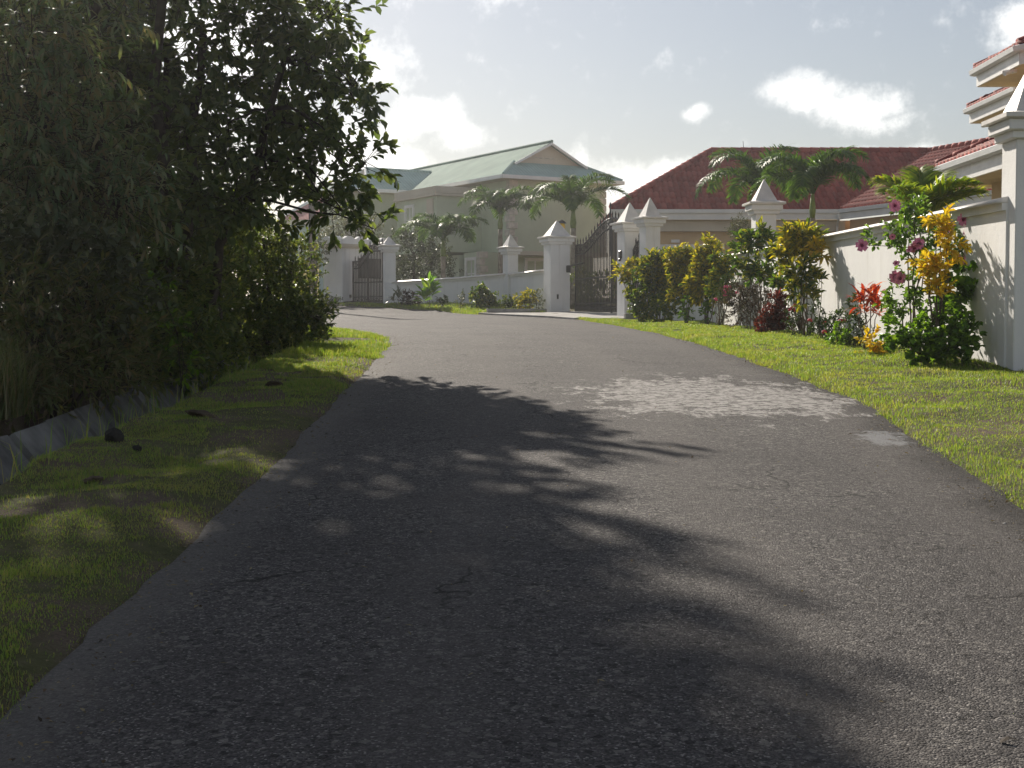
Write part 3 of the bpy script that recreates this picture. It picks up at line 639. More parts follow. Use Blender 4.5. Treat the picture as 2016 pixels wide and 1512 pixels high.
# --- tiles shared by the red roofs: gently arched piece with a front lip
def tile_arrays(w, l, seg=5):
    V, Fc = [], []
    for j, (y, dz) in enumerate(((0, .035), (l, .0))):
        for i in range(seg + 1):
            t = i / seg; V.append(((t - .5) * w, y, dz + math.sin(t * math.pi) * w * .26 - w * .06))
    for i in range(seg + 1):
        t = i / seg; V.append(((t - .5) * w, .004, -.03))
    n = seg + 1
    for i in range(seg): Fc.append((i, i + 1, n + i + 1, n + i)); Fc.append((2 * n + i, 2 * n + i + 1, i + 1, i))
    return np.array(V), np.array(Fc)
def tile_slope(parent, origin, along, upslope, inside, w, l, na, nu, singles=0, seg=5):
    """lays tiles over a plane; the first `singles` become parts of their own, the rest one joined part"""
    along = Vector(along).normalized(); up = Vector(upslope).normalized(); n = along.cross(up).normalized()
    if n.z < 0: n = -n
    M = np.array([list(along), list(up), list(n)])
    V, Fc = tile_arrays(w * 1.0, l * 1.12, seg); me = None; vv, ff, b = [], [], 0; cnt = 0
    for j in range(nu):
        for i in range(na):
            u = (i + .5) * w; v = j * l
            if not inside(u, v + l * .5): continue
            o = Vector(origin) + along * u + up * v
            if cnt < singles:
                if me is None:
                    me = npmesh('tile', V @ M, [Fc]); me.materials.append(MT['roof_tile']); me.polygons.foreach_set('use_smooth', np.ones(len(me.polygons), bool))
                t = bpy.data.objects.new('tile', me); COL.objects.link(t); t.parent = parent; t.matrix_parent_inverse = Matrix.Translation(-parent_loc(parent)); t.location = o + n * random.uniform(0, .012)
                cnt += 1
            else:
                vv.append(V @ M + np.array(o) + np.array(n) * random.uniform(0, .012)); ff.append(Fc + b); b += len(V)
    if vv: tag(link('roof_tiles', npmesh('roof_tiles', np.concatenate(vv), [np.concatenate(ff)]), MT['roof_tile'], parent, True), kind='stuff')
def ridge_tiles(parent, a, b, step=.42, r_=.13):
    a, b = Vector(a), Vector(b); n = max(2, int((b - a).length / step)); d = (b - a) / n
    for i in range(n):
        mb = MB(); p = a + d * i; mb.tube([p, p + d * .15, p + d * 1.06], [r_ * 1.22, r_ * 1.12, r_], 8); mb.build('ridge_tile', MT['roof_tile'], parent, True)

# --- single-storey house with the red tiled roof
rh = empty('house', (4.8, 58.6, .4), 'single storey cream house with a dark red tiled hip roof', 'house')
EX, EY, EZ = 4.05, 58.0, 4.47; RXL, RY, RZ_ = 8.75, 62.9, 7.32; VX = 13.3
mb = MB(); mb.slab([(EX, EY, EZ), (VX + 6, EY, EZ), (VX + 6, RY, RZ_), (RXL, RY, RZ_)], .06); mb.build('roof_deck', MT['roof_tile'], rh)
mb = MB(); mb.slab([(EX, EY, EZ), (RXL, RY, RZ_), (EX, EY + 9.8, EZ)], .06); mb.build('roof_deck', MT['roof_tile'], rh)
upv = Vector((0, RY - EY, RZ_ - EZ)); sl = upv.length
def ins(u, v):
    X = EX + u; f = v / sl
    return X > EX + (RXL - EX) * f - .06 and X < VX + (5.0) * f + .1
tile_slope(rh, (EX, EY - .03, EZ + .02), (1, 0, 0), upv, ins, .225, sl / 11, 66, 11, singles=300)
wd = Vector((.37, -.93, 0)).normalized()            # wing running towards the camera
VT = Vector((VX + 5.0, RY, RZ_)); V0 = Vector((VX, EY, EZ))
mb = MB(); mb.slab([V0, VT, VT + wd * 12, V0 + wd * 12], .06); mb.build('roof_deck', MT['roof_tile'], rh)
upw = (VT - V0) - wd * (VT - V0).dot(wd); slw = upw.length; sh = (VT - V0).dot(wd)
tile_slope(rh, V0 + wd * sh + Vector((0, 0, .03)), wd, upw, lambda u, v: u + sh > sh * v / slw - .1, .225, slw / 13, 66, 13)
ridge_tiles(rh, (EX, EY, EZ + .10), (RXL, RY, RZ_ + .12)); ridge_tiles(rh, (RXL, RY, RZ_ + .12), (VT.x, RY, RZ_ + .12)); ridge_tiles(rh, VT + Vector((0, 0, .1)), VT + wd * 6 + Vector((0, 0, .1)))
def prof(parent, p, q, name='gutter', m='gutter_white', sec=((0, 0), (.14, .02), (.16, .16), (.10, .17), (0, .17)), out=None):
    """long moulded section from p to q; out = outward direction"""
    p, q = Vector(p), Vector(q); n = Vector(out)
    mb = MB(); mb.loft([[s + n * a + Vector((0, 0, b)) for a, b in sec] for s in (p, q)]); return mb.build(name, MT[m], parent)
prof(rh, (EX - .1, EY - .04, EZ - .16), (VX, EY - .04, EZ - .16), out=(0, -1, 0))
prof(rh, (EX - .0, EY, EZ - .40), (VX, EY, EZ - .40), 'fascia', sec=((0, 0), (.03, 0), (.03, .24), (0, .24)), out=(0, -1, 0))
wo = Vector((-wd.y, wd.x, 0)); wo = -wo if wo.x > 0 else wo
prof(rh, V0 + Vector((0, 0, -.16)), V0 + wd * 12 + Vector((0, 0, -.16)), out=wo); prof(rh, V0 + Vector((0, 0, -.4)), V0 + wd * 12 + Vector((0, 0, -.4)), 'fascia', sec=((0, 0), (.03, 0), (.03, .24), (0, .24)), out=wo)
mb = MB(); mb.box(((EX + 20) / 2 + .3, 63, 2.2), (20 - EX - .6, 8.8, 3.75)); mb.build('wall', MT['sand_stucco'], rh)
mb = MB(); mb.box(((EX + VX) / 2 + .3, 58.45, 3.83), (VX - EX, .30, .42)); mb.build('frieze', MT['pale_trim'], rh)
mb = MB(); mb.slab([(EX + .05, EY + .02, EZ - .38), (VX, EY + .02, EZ - .38), (VX, EY + .7, EZ - .38), (EX + .05, EY + .7, EZ - .38)], .04); mb.build('soffit', MT['soffit'], rh)
wq = [V0 + wd * .0 - wo * .5 + Vector((0, 0, 0)), V0 + wd * 12 - wo * .5]
mb = MB(); mb.loft([[Vector((p.x, p.y, z)) for p in (wq[0], wq[1], wq[1] - wo * 4, wq[0] - wo * 4)] for z in (.1, 4.07)]); mb.build('wall', MT['sand_stucco'], rh)
mb = MB(); q = V0 + Vector((-.1, -.3, -.2)); mb.tube([q, q + Vector((0, 0, -.18)), q + Vector((.05, .45, -.45)), q + Vector((.05, .5, -3.6))], .05, 8); mb.build('downpipe', MT['gutter_white'], rh)
# garage door with fan lights
gy = 58.55; gx0, gx1, gz = 6.15, 8.45, 2.87
mb = MB(); mb.box(((gx0 + gx1) / 2, gy - .03, gz + .11), (gx1 - gx0 + .5, .14, .22)); mb.box((gx0 - .14, gy - .03, 1.4), (.24, .12, 2.8)); mb.box((gx1 + .14, gy - .03, 1.4), (.24, .12, 2.8)); mb.box((gx0 + .55, gy - .02, gz + .36), (.34, .06, .12)); gf = mb.build('garage_surround', MT['white_paint'], rh)
mb = MB(); mb.box(((gx0 + gx1) / 2, gy + .02, gz / 2 + .1), (gx1 - gx0, .06, gz - .1)); gd = mb.build('garage_door', MT['white_paint'], rh)
for k in range(4):
    x = gx0 + (k + .5) * (gx1 - gx0) / 4
    mb = MB(); mb.box((x, gy - .012, gz - .42), (.44, .02, .30)); o = mb.build('door_light', MT['dark_glass'], gd)
    mb = MB()
    for a in (-60, -25, 25, 60): mb.box((x + math.sin(R(a)) * .12, gy - .026, gz - .55 + math.cos(R(a)) * .13 + .03), (.025, .012, .28), rot=Matrix.Rotation(R(a), 3, 'Y'))
    mb.build('glazing_bar', MT['white_paint'], gd)
mb = MB(); mb.tube([(10.2, 62.9, 7.3), (10.15, 62.9, 7.85)], .012, 5); mb.build('aerial', MT['black_iron'], rh)

# --- near house at the right edge: a low eave and two upper eaves
nh = empty('house', (10, 28, -.4), 'near house with stacked red tiled eaves and white gutters beyond the wall', 'house')
SEC = ((0, 0), (.10, 0), (.13, .03), (.15, .13), (.12, .15), (0, .15))
def eave(pts, z, overhang, tiles=True, slope=.45, rise=2.2, wallm='beige_stucco', h=3.0, mark=()):
    """pts: corner points (plan) of the eave line going anticlockwise seen from above, house on the inner side"""
    pts = [Vector((*p, 0)) for p in pts]; N = len(pts)
    cen = sum(pts, Vector()) / N
    def inset(d): 
        out = []
        for i, p in enumerate(pts):
            a, b = pts[i - 1], pts[(i + 1) % N]
            t1 = (p - a).normalized(); t2 = (b - p).normalized(); n1 = Vector((-t1.y, t1.x, 0)); n2 = Vector((-t2.y, t2.x, 0))
            bis = (n1 + n2).normalized(); out.append(p + bis * (d / max(.3, bis.dot(n1))))
        return out
    iw = inset(overhang); ir = inset(rise / slope)
    mb = MB(); mb.loft([[p + Vector((0, 0, z - .42)) for p in inset(.10)], [p + Vector((0, 0, z - .36)) for p in inset(.10)]]); mb.build('soffit', MT['soffit'], nh)
    mb = MB(); mb.loft([[p + Vector((0, 0, z - .5 - h)) for p in iw], [p + Vector((0, 0, z - .4)) for p in iw]]); mb.build('wall', MT[wallm], nh)
    for i in range(N):
        p, q = pts[i], pts[(i + 1) % N]; t = (q - p).normalized(); n = Vector((t.y, -t.x, 0))
        if mark and i not in mark: continue
        mb = MB(); e1 = .13 if True else 0
        mb.loft([[s + n * a + t * (a * sg) + Vector((0, 0, z - .15 + b)) for a, b in SEC] for s, sg in ((p, -.5), (q, .5))]); mb.build('gutter', MT['gutter_white'], nh)
        mb = MB(); i1 = inset(.06); a_, b_ = i1[i], i1[(i + 1) % N]
        mb.loft([[s + Vector((0, 0, z - .43)), s + n * .05 + Vector((0, 0, z - .43)), s + n * .05 + Vector((0, 0, z - .14)), s + Vector((0, 0, z - .14))] for s in (a_, b_)]); mb.build('fascia', MT['white_paint'], nh)
        a, b = ir[i], ir[(i + 1) % N]; mb = MB(); mb.slab([p + Vector((0, 0, z)), q + Vector((0, 0, z)), b + Vector((0, 0, z + rise)), a + Vector((0, 0, z + rise))], .05); mb.build('roof_deck', MT['roof_tile'], nh)
        if tiles:
            upv_ = Vector((-n.x, -n.y, slope)).normalized(); L = (q - p).length; cut = 1.0
            run = rise / slope; sl_ = math.hypot(run, rise)
            la = (a - p).dot(t); lb = (q - b).dot(t)
            tile_slope(nh, p + Vector((0, 0, z + .02)) - upv_ * .06, t, upv_, lambda u, v: la * v / sl_ - .12 < u < L - lb * v / sl_ + .12, .24, .34, int(L / .24) + 1, int(sl_ / .34), 0, 4)
            ridge_tiles(nh, p + Vector((0, 0, z + .06)), a + Vector((0, 0, z + rise + .06)), .4, .10)
eave([(8.93, 30.0), (8.93, 19.0), (17, 19.0), (17, 30.0)], 3.19, .85, rise=1.5, mark=(0, 3), h=3.6)
eave([(11.66, 36.1), (11.62, 32.9), (12.6, 31.6), (19, 31.6), (19, 36.1)], 6.28, .95, rise=1.4, mark=(0, 1, 2, 4), h=4.5)
eave([(13.25, 41.6), (13.25, 37.6), (19, 37.6), (19, 41.6)], 6.12, 1.0, rise=1.3, mark=(0, 1, 3), h=4.5)
q = P(1994, 140, 33.6)
mb = MB(); mb.box(q, (.12, .2, .1), R(20), .02); mb.tube([q + Vector((0, 0, .02)), q + Vector((-.22, -.05, -.06))], [.05, .07], 8); o = mb.build('flood_light', MT['gutter_white'], nh)
mb = MB(); q2 = P(1937, 234, 40.9); mb.tube([q2, q2 + Vector((0, 0, -.08))], .02, 6); mb.box(q2 + Vector((0, 0, -.16)), (.12, .12, .16), .3, .02); mb.build('hanging_lamp', MT['quoin_stone'], nh)

# --- house with a pink roof far left, seen under the tree
ph = empty('house', (-10.5, 84, 1.2), 'pale blue house with a faded pink metal roof glimpsed under the tree', 'house')
p0 = P(672, 437, 84); zc = p0.z; pb = R(-8); pr = Vector((math.cos(pb), math.sin(pb), 0)); pl = Vector((-pr.y, pr.x, 0))
O = P(548, 433, 82); O.z = zc
def Q(a, b, z): return O + pr * a + pl * b + Vector((0, 0, z))
mb = MB(); mb.slab([Q(0, 0, 0), Q(5.6, 0, 0), Q(5.6, 3.4, 1.75), Q(1.9, 3.4, 1.75)], .05); mb.build('roof', MT['pink_roof'], ph)
mb = MB(); mb.slab([Q(0, 0, 0), Q(1.9, 3.4, 1.75), Q(0, 6.8, 0)], .05); mb.build('roof', MT['pink_roof'], ph)
mb = MB(); mb.tube([Q(0, 0, .04), Q(1.9, 3.4, 1.8)], .09, 6); mb.build('hip_cap', MT['gutter_white'], ph)  # hip coloured white to paint the bright glint along it
mb = MB(); mb.loft([[Q(a, b, z) for a, b in ((.5, .5), (5.4, .5), (5.4, 6), (.5, 6))] for z in (-6, -.1)]); mb.build('wall', MT['blue_stucco'], ph)
mb = MB(); mb.loft([[Q(a, b, z) for a, b in ((0, -.06), (5.6, -.06), (5.6, .04), (0, .04))] for z in (-.3, -.02)]); mb.build('fascia', MT['pale_trim'], ph)
window(ph, Q(1.6, .5, -1.7), pr, .8, 1.1)

# utility pole in front of it
up_ = P(616, 600, 56); zb_ = zgf(56)
e = empty('utility_pole', (up_.x, up_.y, zb_), 'weathered wooden utility pole left of the white gate block', 'pole')
mb = MB(); mb.tube([(up_.x, up_.y, zb_ - .5), (up_.x, up_.y, zb_ + 7.6)], [.16, .11], 10); mb.build('post', MT['pole_wood'], e, True)
mb = MB(); mb.box((up_.x, up_.y - .16, zb_ + 7.0), (1.5, .1, .12), R(25)); mb.build('cross_arm', MT['pole_wood'], e)
mb = MB(); mb.tube([(up_.x - .12, up_.y - .12, zb_), (up_.x - .1, up_.y - .1, zb_ + 6.5)], .018, 5); mb.build('conduit', MT['black_iron'], e)
for s in (-.5, .5):
    mb = MB(); c = Vector((up_.x + s * math.cos(R(25)), up_.y - .16 + s * math.sin(R(25)), zb_ + 7.12)); mb.tube([c, c + Vector((0, 0, .15))], [.05, .035], 8); mb.build('insulator', MT['quoin_stone'], e)
# ------------------------------------------------------------------ vegetation
def nrm_(a): return a / np.maximum(np.linalg.norm(a, axis=-1, keepdims=True), 1e-9)
def rand_dir(n): return nrm_(rng.normal(size=(n, 3)))
def leaves(Pt, D, N, L, W, kind='oval', fold=.18, droop=.12):
    """numpy leaf blades. Pt base, D direction, N up normal, L/W arrays"""
    n = len(Pt); L = np.broadcast_to(L, n)[:, None]; W = np.broadcast_to(W, n)[:, None]
    S = nrm_(np.cross(D, N)); N = nrm_(np.cross(S, D))
    if kind == 'diamond':
        T = [(0, 0, 0), (.45, .5, fold), (1, 0, -droop), (.45, -.5, fold)]; fc = [[0, 1, 2], [0, 2, 3]]
    elif kind == 'oval':
        T = [(0, 0, 0), (.30, .42, fold), (.70, .46, fold * .6), (1, 0, -droop * 1.5), (.70, -.46, fold * .6), (.30, -.42, fold)]; fc = [[0, 1, 2, 3], [0, 3, 4, 5]]
    elif kind == 'blade':
        T = [(0, .22, 0), (.4, .5, .02), (.75, .38, -droop), (1, 0, -droop * 2.6), (.75, -.38, -droop), (.4, -.5, .02), (0, -.22, 0)]; fc = [[0, 1, 5, 6], [1, 2, 4, 5]]
        k = len(T); V = np.stack([Pt + D * (L * a) + S * (W * b) + N * (L * c) for a, b, c in T], 1).reshape(-1, 3)
        base = np.arange(n)[:, None] * k
        return V, [np.concatenate([base + np.array(f) for f in fc]), base + np.array([[2, 3, 4]])]
    k = len(T)
    V = np.stack([Pt + D * (L * a) + S * (W * b) + N * (W * c if c > 0 else L * c) for a, b, c in T], 1).reshape(-1, 3)
    base = np.arange(n)[:, None] * k
    return V, [np.concatenate([base + np.array(f) for f in fc])]
def merge(parts):
    VV, by, off = [], {}, 0
    for V, fs in parts:
        for f in fs: by.setdefault(f.shape[1], []).append(f + off)
        VV.append(V); off += len(V)
    return np.concatenate(VV), [np.concatenate(x) for x in by.values()]
def segs(A, B, ra, rb, k=4):
    """many straight tapering sticks"""
    A = np.asarray(A); B = np.asarray(B); n = len(A); D = nrm_(B - A); X = nrm_(np.cross(D, np.where(np.abs(D[:, 2:3]) < .9, [[0, 0, 1.]], [[1., 0, 0]]))); Yv = np.cross(D, X)
    an = np.arange(k) / k * 2 * np.pi; c = np.cos(an)[None, :, None]; s = np.sin(an)[None, :, None]
    ra = np.broadcast_to(ra, n)[:, None, None]; rb = np.broadcast_to(rb, n)[:, None, None]
    ring = X[:, None] * c + Yv[:, None] * s
    V = np.concatenate([A[:, None] + ring * ra, B[:, None] + ring * rb], 1).reshape(-1, 3)
    b = np.arange(n)[:, None] * (2 * k); f = [b + np.array([[i, (i + 1) % k, k + (i + 1) % k, k + i]]) for i in range(k)]
    return V, [np.concatenate(f)]
def clump(c, rad, ntw, npl, L, W, kind='oval', tw=.3, up=.35, hang=.0, shell=2.2, spread=.8, sticks=True, lv=.3, stick_r=.006, along=.75):
    """foliage: ntw twigs inside an ellipsoid, npl leaves along each twig"""
    c = np.asarray(c, float); rad = np.asarray(rad, float) * np.ones(3)
    d = rand_dir(ntw); r = rng.random(ntw)[:, None] ** (1 / shell); pos = c + d * r * rad
    td = nrm_(d * .8 + np.array([0, 0, up]) + rand_dir(ntw) * .6 - np.array([0, 0, hang]))
    tl = tw * (.6 + .8 * rng.random(ntw))[:, None]
    t = rng.random((ntw, npl)); t = 1 - (1 - t) * along
    Pt = (pos[:, None] + td[:, None] * tl[:, None] * t[..., None]).reshape(-1, 3)
    ax = rand_dir(ntw * npl); D = nrm_(np.repeat(td, npl, 0) * .75 + ax * spread - np.array([0, 0, hang * 1.2 + .12]))
    N = nrm_(np.array([0, 0, 1.]) + rand_dir(ntw * npl) * .55)
    Ls = L * (1 - lv + 2 * lv * rng.random(ntw * npl)); out = [leaves(Pt, D, N, Ls, Ls * W / L, kind)]
    st = segs(pos - td * tl * .3, pos + td * tl, stick_r, stick_r * .4, 3) if sticks else None
    return out[0], st
def trunk_path(a, b, n=7, wob=.12, bow=0.0):
    a, b = np.asarray(a, float), np.asarray(b, float); t = np.linspace(0, 1, n)[:, None]
    p = a + (b - a) * t; w = rng.normal(size=(n, 3)) * wob * np.sin(t * np.pi); p = p + w; p[:, 2] += bow * np.sin(t[:, 0] * np.pi); return [Vector(q) for q in p]
def tree(name, label, base, stems, clumps, leafm, barkm='bark', cat='tree', group=None, crown='crown', stemname='trunk', limb_r=.035, bow=0.0, hangs=False):
    """stems: list of (top point, radius0, radius1, base offset); clumps: list of kwargs for clump"""
    e = empty(name, base, label, cat, group)
    tops = []
    for top, r0, r1, off in stems:
        pth = trunk_path(np.array(base) + np.array(off) + np.array([0, 0, -.25]), top, 8, .05 * np.linalg.norm(np.array(top) - np.array(base)) * .35)
        mb = MB(); mb.tube(pth, list(np.linspace(r0, r1, 8)), 8); mb.build(stemname, MT[barkm], e, True); tops.append(pth)
    parts, st = [], []
    for kw in clumps:
        l, s = clump(**kw); parts.append(l)
        if s is not None: st.append(s)
    if limb_r and tops:
        allp = [p for t in tops for p in t[2:]]
        for kw in clumps:
            c = Vector(kw['c']); near = min(allp, key=lambda p: (p - c).length + (max(0, c.z + .5 - p.z) * 1.6 if hangs else max(0, p.z - c.z) * 1.5))
            pth = trunk_path(near, c, 5, .06 * (near - c).length, bow); mb = MB(); mb.tube(pth, list(np.linspace(limb_r, limb_r * .35, 5)), 5); mb.build('branch', MT[barkm], e, True)
    if st: V, f = merge(st); tag(link('twigs', npmesh('twigs', V, f), MT[barkm], e), kind='stuff')
    V, f = merge(parts); link(crown, npmesh(crown, V, f), MT[leafm], e)
    return e
def C(px, py, Y, r, ntw, npl=8, L=.15, W=.08, ry=None, **k):
    """clump given by photograph pixel, depth and pixel radius"""
    s = Y / F; p = P(px, py, Y); return dict(c=tuple(p), rad=(r * s, (ry if ry else r) * s, r * s), ntw=ntw, npl=npl, L=L, W=W, **k)
def C2(px, py, Y, rx, rz, ntw, npl=8, L=.15, W=.08, ry=None, **k):
    s = Y / F; p = P(px, py, Y); return dict(c=tuple(p), rad=(rx * s, (ry if ry else rx) * s, rz * s), ntw=ntw, npl=npl, L=L, W=W, **k)

# --- the big broadleaf tree on the left
bt = (-4.75, 19.6, zgf(19.6))
cl = []
k = dict(L=.14, W=.078, tw=.42, spread=.75, hang=.12)
for px, py, Y, r, n in ((600, 60, 19.5, 75, 46), (640, 25, 19.0, 36, 16), (640, 125, 19.3, 55, 24), (690, 165, 19.0, 34, 13), (705, 205, 19, 26, 8), (650, 215, 19.4, 60, 34), (570, 170, 20, 85, 46),
                     (690, 330, 18.8, 36, 10), (722, 325, 18.6, 22, 5), (640, 320, 19.3, 50, 22), (585, 290, 20, 60, 26), (520, 250, 20.5, 75, 34), (560, 385, 20.2, 45, 18), (640, 395, 19.2, 40, 16),
                     (672, 412, 18.8, 26, 8), (706, 430, 18.5, 20, 5), (735, 450, 18.3, 10, 2), (470, 120, 20.3, 95, 60), (500, 20, 20, 95, 60), (410, 210, 20.6, 90, 54), (380, 60, 20.5, 110, 72), (300, 150, 20.5, 95, 56),
                     (450, 320, 21, 70, 28), (370, 330, 21, 70, 28), (300, 300, 21, 80, 40), (400, 390, 18.6, 55, 26), (340, 440, 18.4, 50, 24), (460, 390, 18.8, 45, 18), (300, 380, 18.6, 50, 24), (500, 420, 19.2, 40, 14), (430, 270, 19.0, 50, 20), (330, 240, 19.2, 60, 26), (520, 330, 19.2, 40, 14), (230, 60, 20.2, 120, 70), (180, 200, 20.4, 80, 46), (100, 100, 20.2, 120, 70), (240, 240, 20.8, 60, 28)):
    cl.append(C(px, py, Y, r, int(n * 1.2), 9, ry=r * 1.25, **k))
# the crown goes on above the picture
k['hang'] = .05
for x, y, z, r, n in ((-4.8, 18.8, 5.9, 1.2, 170), (-5.4, 19.6, 6.8, 1.5, 170), (-6.8, 19.8, 6.6, 1.5, 150), (-4.1, 18.7, 5.0, .8, 80), (-5.2, 18.6, 7.9, 1.2, 130), (-6.4, 19.8, 8.4, 1.4, 130), (-8.0, 19.4, 7.8, 1.4, 120), (-4.9, 17.4, 6.8, .8, 80), (-8.6, 19.0, 6.0, 1.6, 130), (-4.7, 16.6, 5.6, .8, 70), (-5.4, 16.4, 6.4, 1.1, 110), (-6.6, 16.2, 6.4, 1.3, 120), (-5.0, 18.0, 5.6, 1.0, 90)):
    cl.append(dict(c=(x, y, z), rad=(r, r, r * .8), ntw=int(n * 1.35), npl=10, **k))
tree('broadleaf_tree', 'tall broadleaf tree with big oval leaves overhanging the left of the road', bt,
     [(P(560, 120, 19.6), .085, .04, (.25, 0, 0)), (P(400, 60, 20.3), .11, .05, (0, .1, 0)), (P(330, 90, 20.4), .10, .05, (-.2, -.1, 0)), (P(250, 120, 20.4), .12, .05, (-.4, 0, 0)), ((-4.6, 19.5, 8.0), .10, .04, (-.05, .2, 0)), ((-6.2, 19.6, 8.2), .13, .04, (-.5, .1, 0))],
     cl, 'tree_leaf', 'dark_bark', limb_r=.022, hangs=True, bow=.15)

# --- weeping narrow-leaved tree further left
cl = []
k = dict(L=.155, W=.036, kind='blade', tw=.45, spread=.85, hang=.22, up=.2)
for px, py, Y, r, n in ((230, 400, 16.5, 75, 60), (120, 380, 16.2, 80, 60), (60, 300, 16, 90, 60), (180, 300, 16.6, 80, 56), (60, 420, 16, 70, 40), (20, 200, 16, 100, 60), (120, 220, 16.2, 90, 56), (20, 60, 16, 110, 50), (130, 60, 16.4, 110, 50)):
    cl.append(C(px, py, Y, r, int(n * 1.6), 10, **k))
for x, y, z, r, n in ((-6.2, 16, 5.4, 1.3, 110), (-7.6, 15.5, 5.6, 1.4, 110), (-5.2, 15.2, 5.2, 1.0, 70)):
    cl.append(dict(c=(x, y, z), rad=(r, r, r), ntw=n, npl=9, **k))
tree('narrow_leaved_tree', 'tree with narrow willow like leaves at the far left edge', (-5.6, 16.4, zgf(16.4)),
     [(P(200, 250, 16.5), .10, .04, (.3, 0, 0)), (P(90, 180, 16.3), .10, .04, (0, 0, 0)), ((-6.3, 16, 5.2), .12, .04, (-.3, 0, 0))], cl, 'bamboo_leaf', 'dark_bark', limb_r=.02)

# --- trees far behind them that close the view on the left
def backtree(label, x, y, h, r, seed_n, lm='dark_tree_leaf'):
    b = (x, y, zgf(y)); cl = []
    for i in range(9):
        a = i * 2.4; rr = r * (.25 + .6 * random.random()); cl.append(dict(c=(x + math.cos(a) * rr, y + math.sin(a) * rr, b[2] + h * (.3 + .62 * random.random())), rad=(r * .55, r * .55, h * .17), ntw=seed_n, npl=9, L=.22, W=.12, tw=.5, kind='diamond', sticks=False))
    tree('background_tree', label, b, [((x, y, b[2] + h * .8), .14, .05, (0, 0, 0)), ((x + .5, y, b[2] + h * .7), .1, .04, (.1, 0, 0))], cl, lm, 'dark_bark', limb_r=.03)
backtree('dark tree standing behind the willow leaved tree at the left edge', -10.5, 25, 8.5, 2.6, 170)
backtree('dense dark tree added behind the broadleaf tree to block the sun', -7.5, 26, 8.8, 2.0, 230)  # tree added to block the sun and close gaps in the road shade
backtree('dark tree behind the roadside thicket, half hidden by the broadleaf tree', -13.5, 33, 9.5, 3.2, 170)

# --- shrubs of the roadside thicket
def shrub(name, label, base_px, Y, cl, lm, bark='dark_bark', nst=4, cat='shrub', group=None, r0=.02, stemname='stem', limb_r=.008):
    b = P(base_px[0], base_px[1], Y); b = (b.x, Y, float(hgt(b.x, Y)))
    st = []
    for i in range(nst):
        c = np.array(cl[i % len(cl)]['c']); st.append((tuple(c + rng.normal(size=3) * .05), r0, r0 * .5, (rng.normal() * .06, rng.normal() * .06, 0)))
    return tree(name, label, b, st, cl, lm, bark, cat, group, 'foliage', stemname, limb_r)
k = dict(L=.075, W=.042, kind='diamond', tw=.22, spread=.9, sticks=True, stick_r=.004)
shrub('shrub', 'big rounded green bush spilling onto the verge where the road bends', (545, 700), 23.5,
      [C(px, py, Y, r, int(r * 2.7), 11, ry=r * 1.1, **k) for px, py, Y, r in ((520, 475, 24, 48), (575, 520, 24, 44), (470, 500, 24, 62), (520, 570, 23.5, 72), (590, 590, 23.6, 40), (440, 590, 23.2, 70), (560, 640, 23.2, 62), (600, 625, 23, 34), (480, 660, 22.8, 66), (590, 670, 22.8, 42), (425, 470, 24.5, 50), (540, 690, 22.6, 46), (630, 625, 22.8, 16), (410, 670, 22.5, 55))], 'bush_leaf', nst=7, r0=.04)
k = dict(L=.085, W=.045, kind='diamond', tw=.26, spread=.9, sticks=True, stick_r=.004)
shrub('shrub', 'tall small leaved thicket shrub between the broadleaf tree and the rounded bush', (390, 690), 21,
      [C(px, py, Y, r, int(r * 2.3), 10, **k) for px, py, Y, r in ((330, 400, 21, 60), (390, 430, 21.5, 60), (300, 470, 20.5, 65), (370, 510, 21, 65), (440, 440, 22, 50), (260, 400, 20.5, 60), (250, 520, 19.6, 60), (430, 530, 22, 50), (330, 590, 20.4, 60), (480, 430, 23, 40))], 'bush_leaf', nst=6, r0=.035)
shrub('shrub', 'darker hedge like growth behind the rounded bush, near the bend', (480, 650), 27,
      [C(px, py, Y, r, int(r * 3), 10, **k) for px, py, Y, r in ((470, 480, 27, 50), (540, 520, 27.5, 50), (420, 540, 27, 55), (500, 590, 27, 55), (560, 600, 27, 45), (420, 620, 26.5, 50), (570, 560, 28, 28))], 'dark_tree_leaf', nst=5, r0=.035)
k = dict(L=.11, W=.05, kind='diamond', tw=.28, spread=.85, sticks=True, stick_r=.004)
shrub('shrub', 'dark leafy shrub leaning over the drain below the broadleaf tree', (300, 760), 18.4,
      [C(px, py, Y, r, int(r * 1.5), 10, **k) for px, py, Y, r in ((330, 560, 19, 70), (270, 620, 18, 70), (350, 660, 18.6, 65), (290, 690, 18, 50), (390, 600, 19.4, 60), (380, 690, 19, 50), (230, 670, 17.4, 50), (430, 700, 20, 40), (340, 720, 18.4, 34))], 'bush_leaf', nst=5, r0=.03)
k = dict(L=.13, W=.035, kind='diamond', tw=.35, spread=.8, sticks=True, stick_r=.004)
shrub('shrub', 'brownish feathery shrub above the drain slabs', (110, 780), 15.0,
      [C(px, py, Y, r, int(r * 1.2), 10, **k) for px, py, Y, r in ((140, 620, 15, 75), (200, 660, 15.2, 60), (80, 700, 14.4, 60), (150, 715, 14.8, 50), (50, 600, 14.6, 70), (220, 710, 15.6, 40), (20, 760, 14, 40), (260, 740, 16.2, 30), (90, 760, 14.4, 30))], 'dry_leaf', nst=5, r0=.025)
k = dict(L=.12, W=.06, kind='oval', tw=.3, spread=.85, sticks=True, stick_r=.004)
shrub('shrub', 'green shrub with glossy leaves under the willow leaved tree', (150, 700), 15.2,
      [C(px, py, Y, r, int(r * 1.1), 9, **k) for px, py, Y, r in ((150, 520, 15.5, 70), (60, 540, 15.2, 70), (220, 560, 15.6, 60), (20, 640, 14.8, 60), (180, 610, 15.2, 50), (-20, 500, 15, 70))], 'grey_leaf', nst=4, r0=.03)
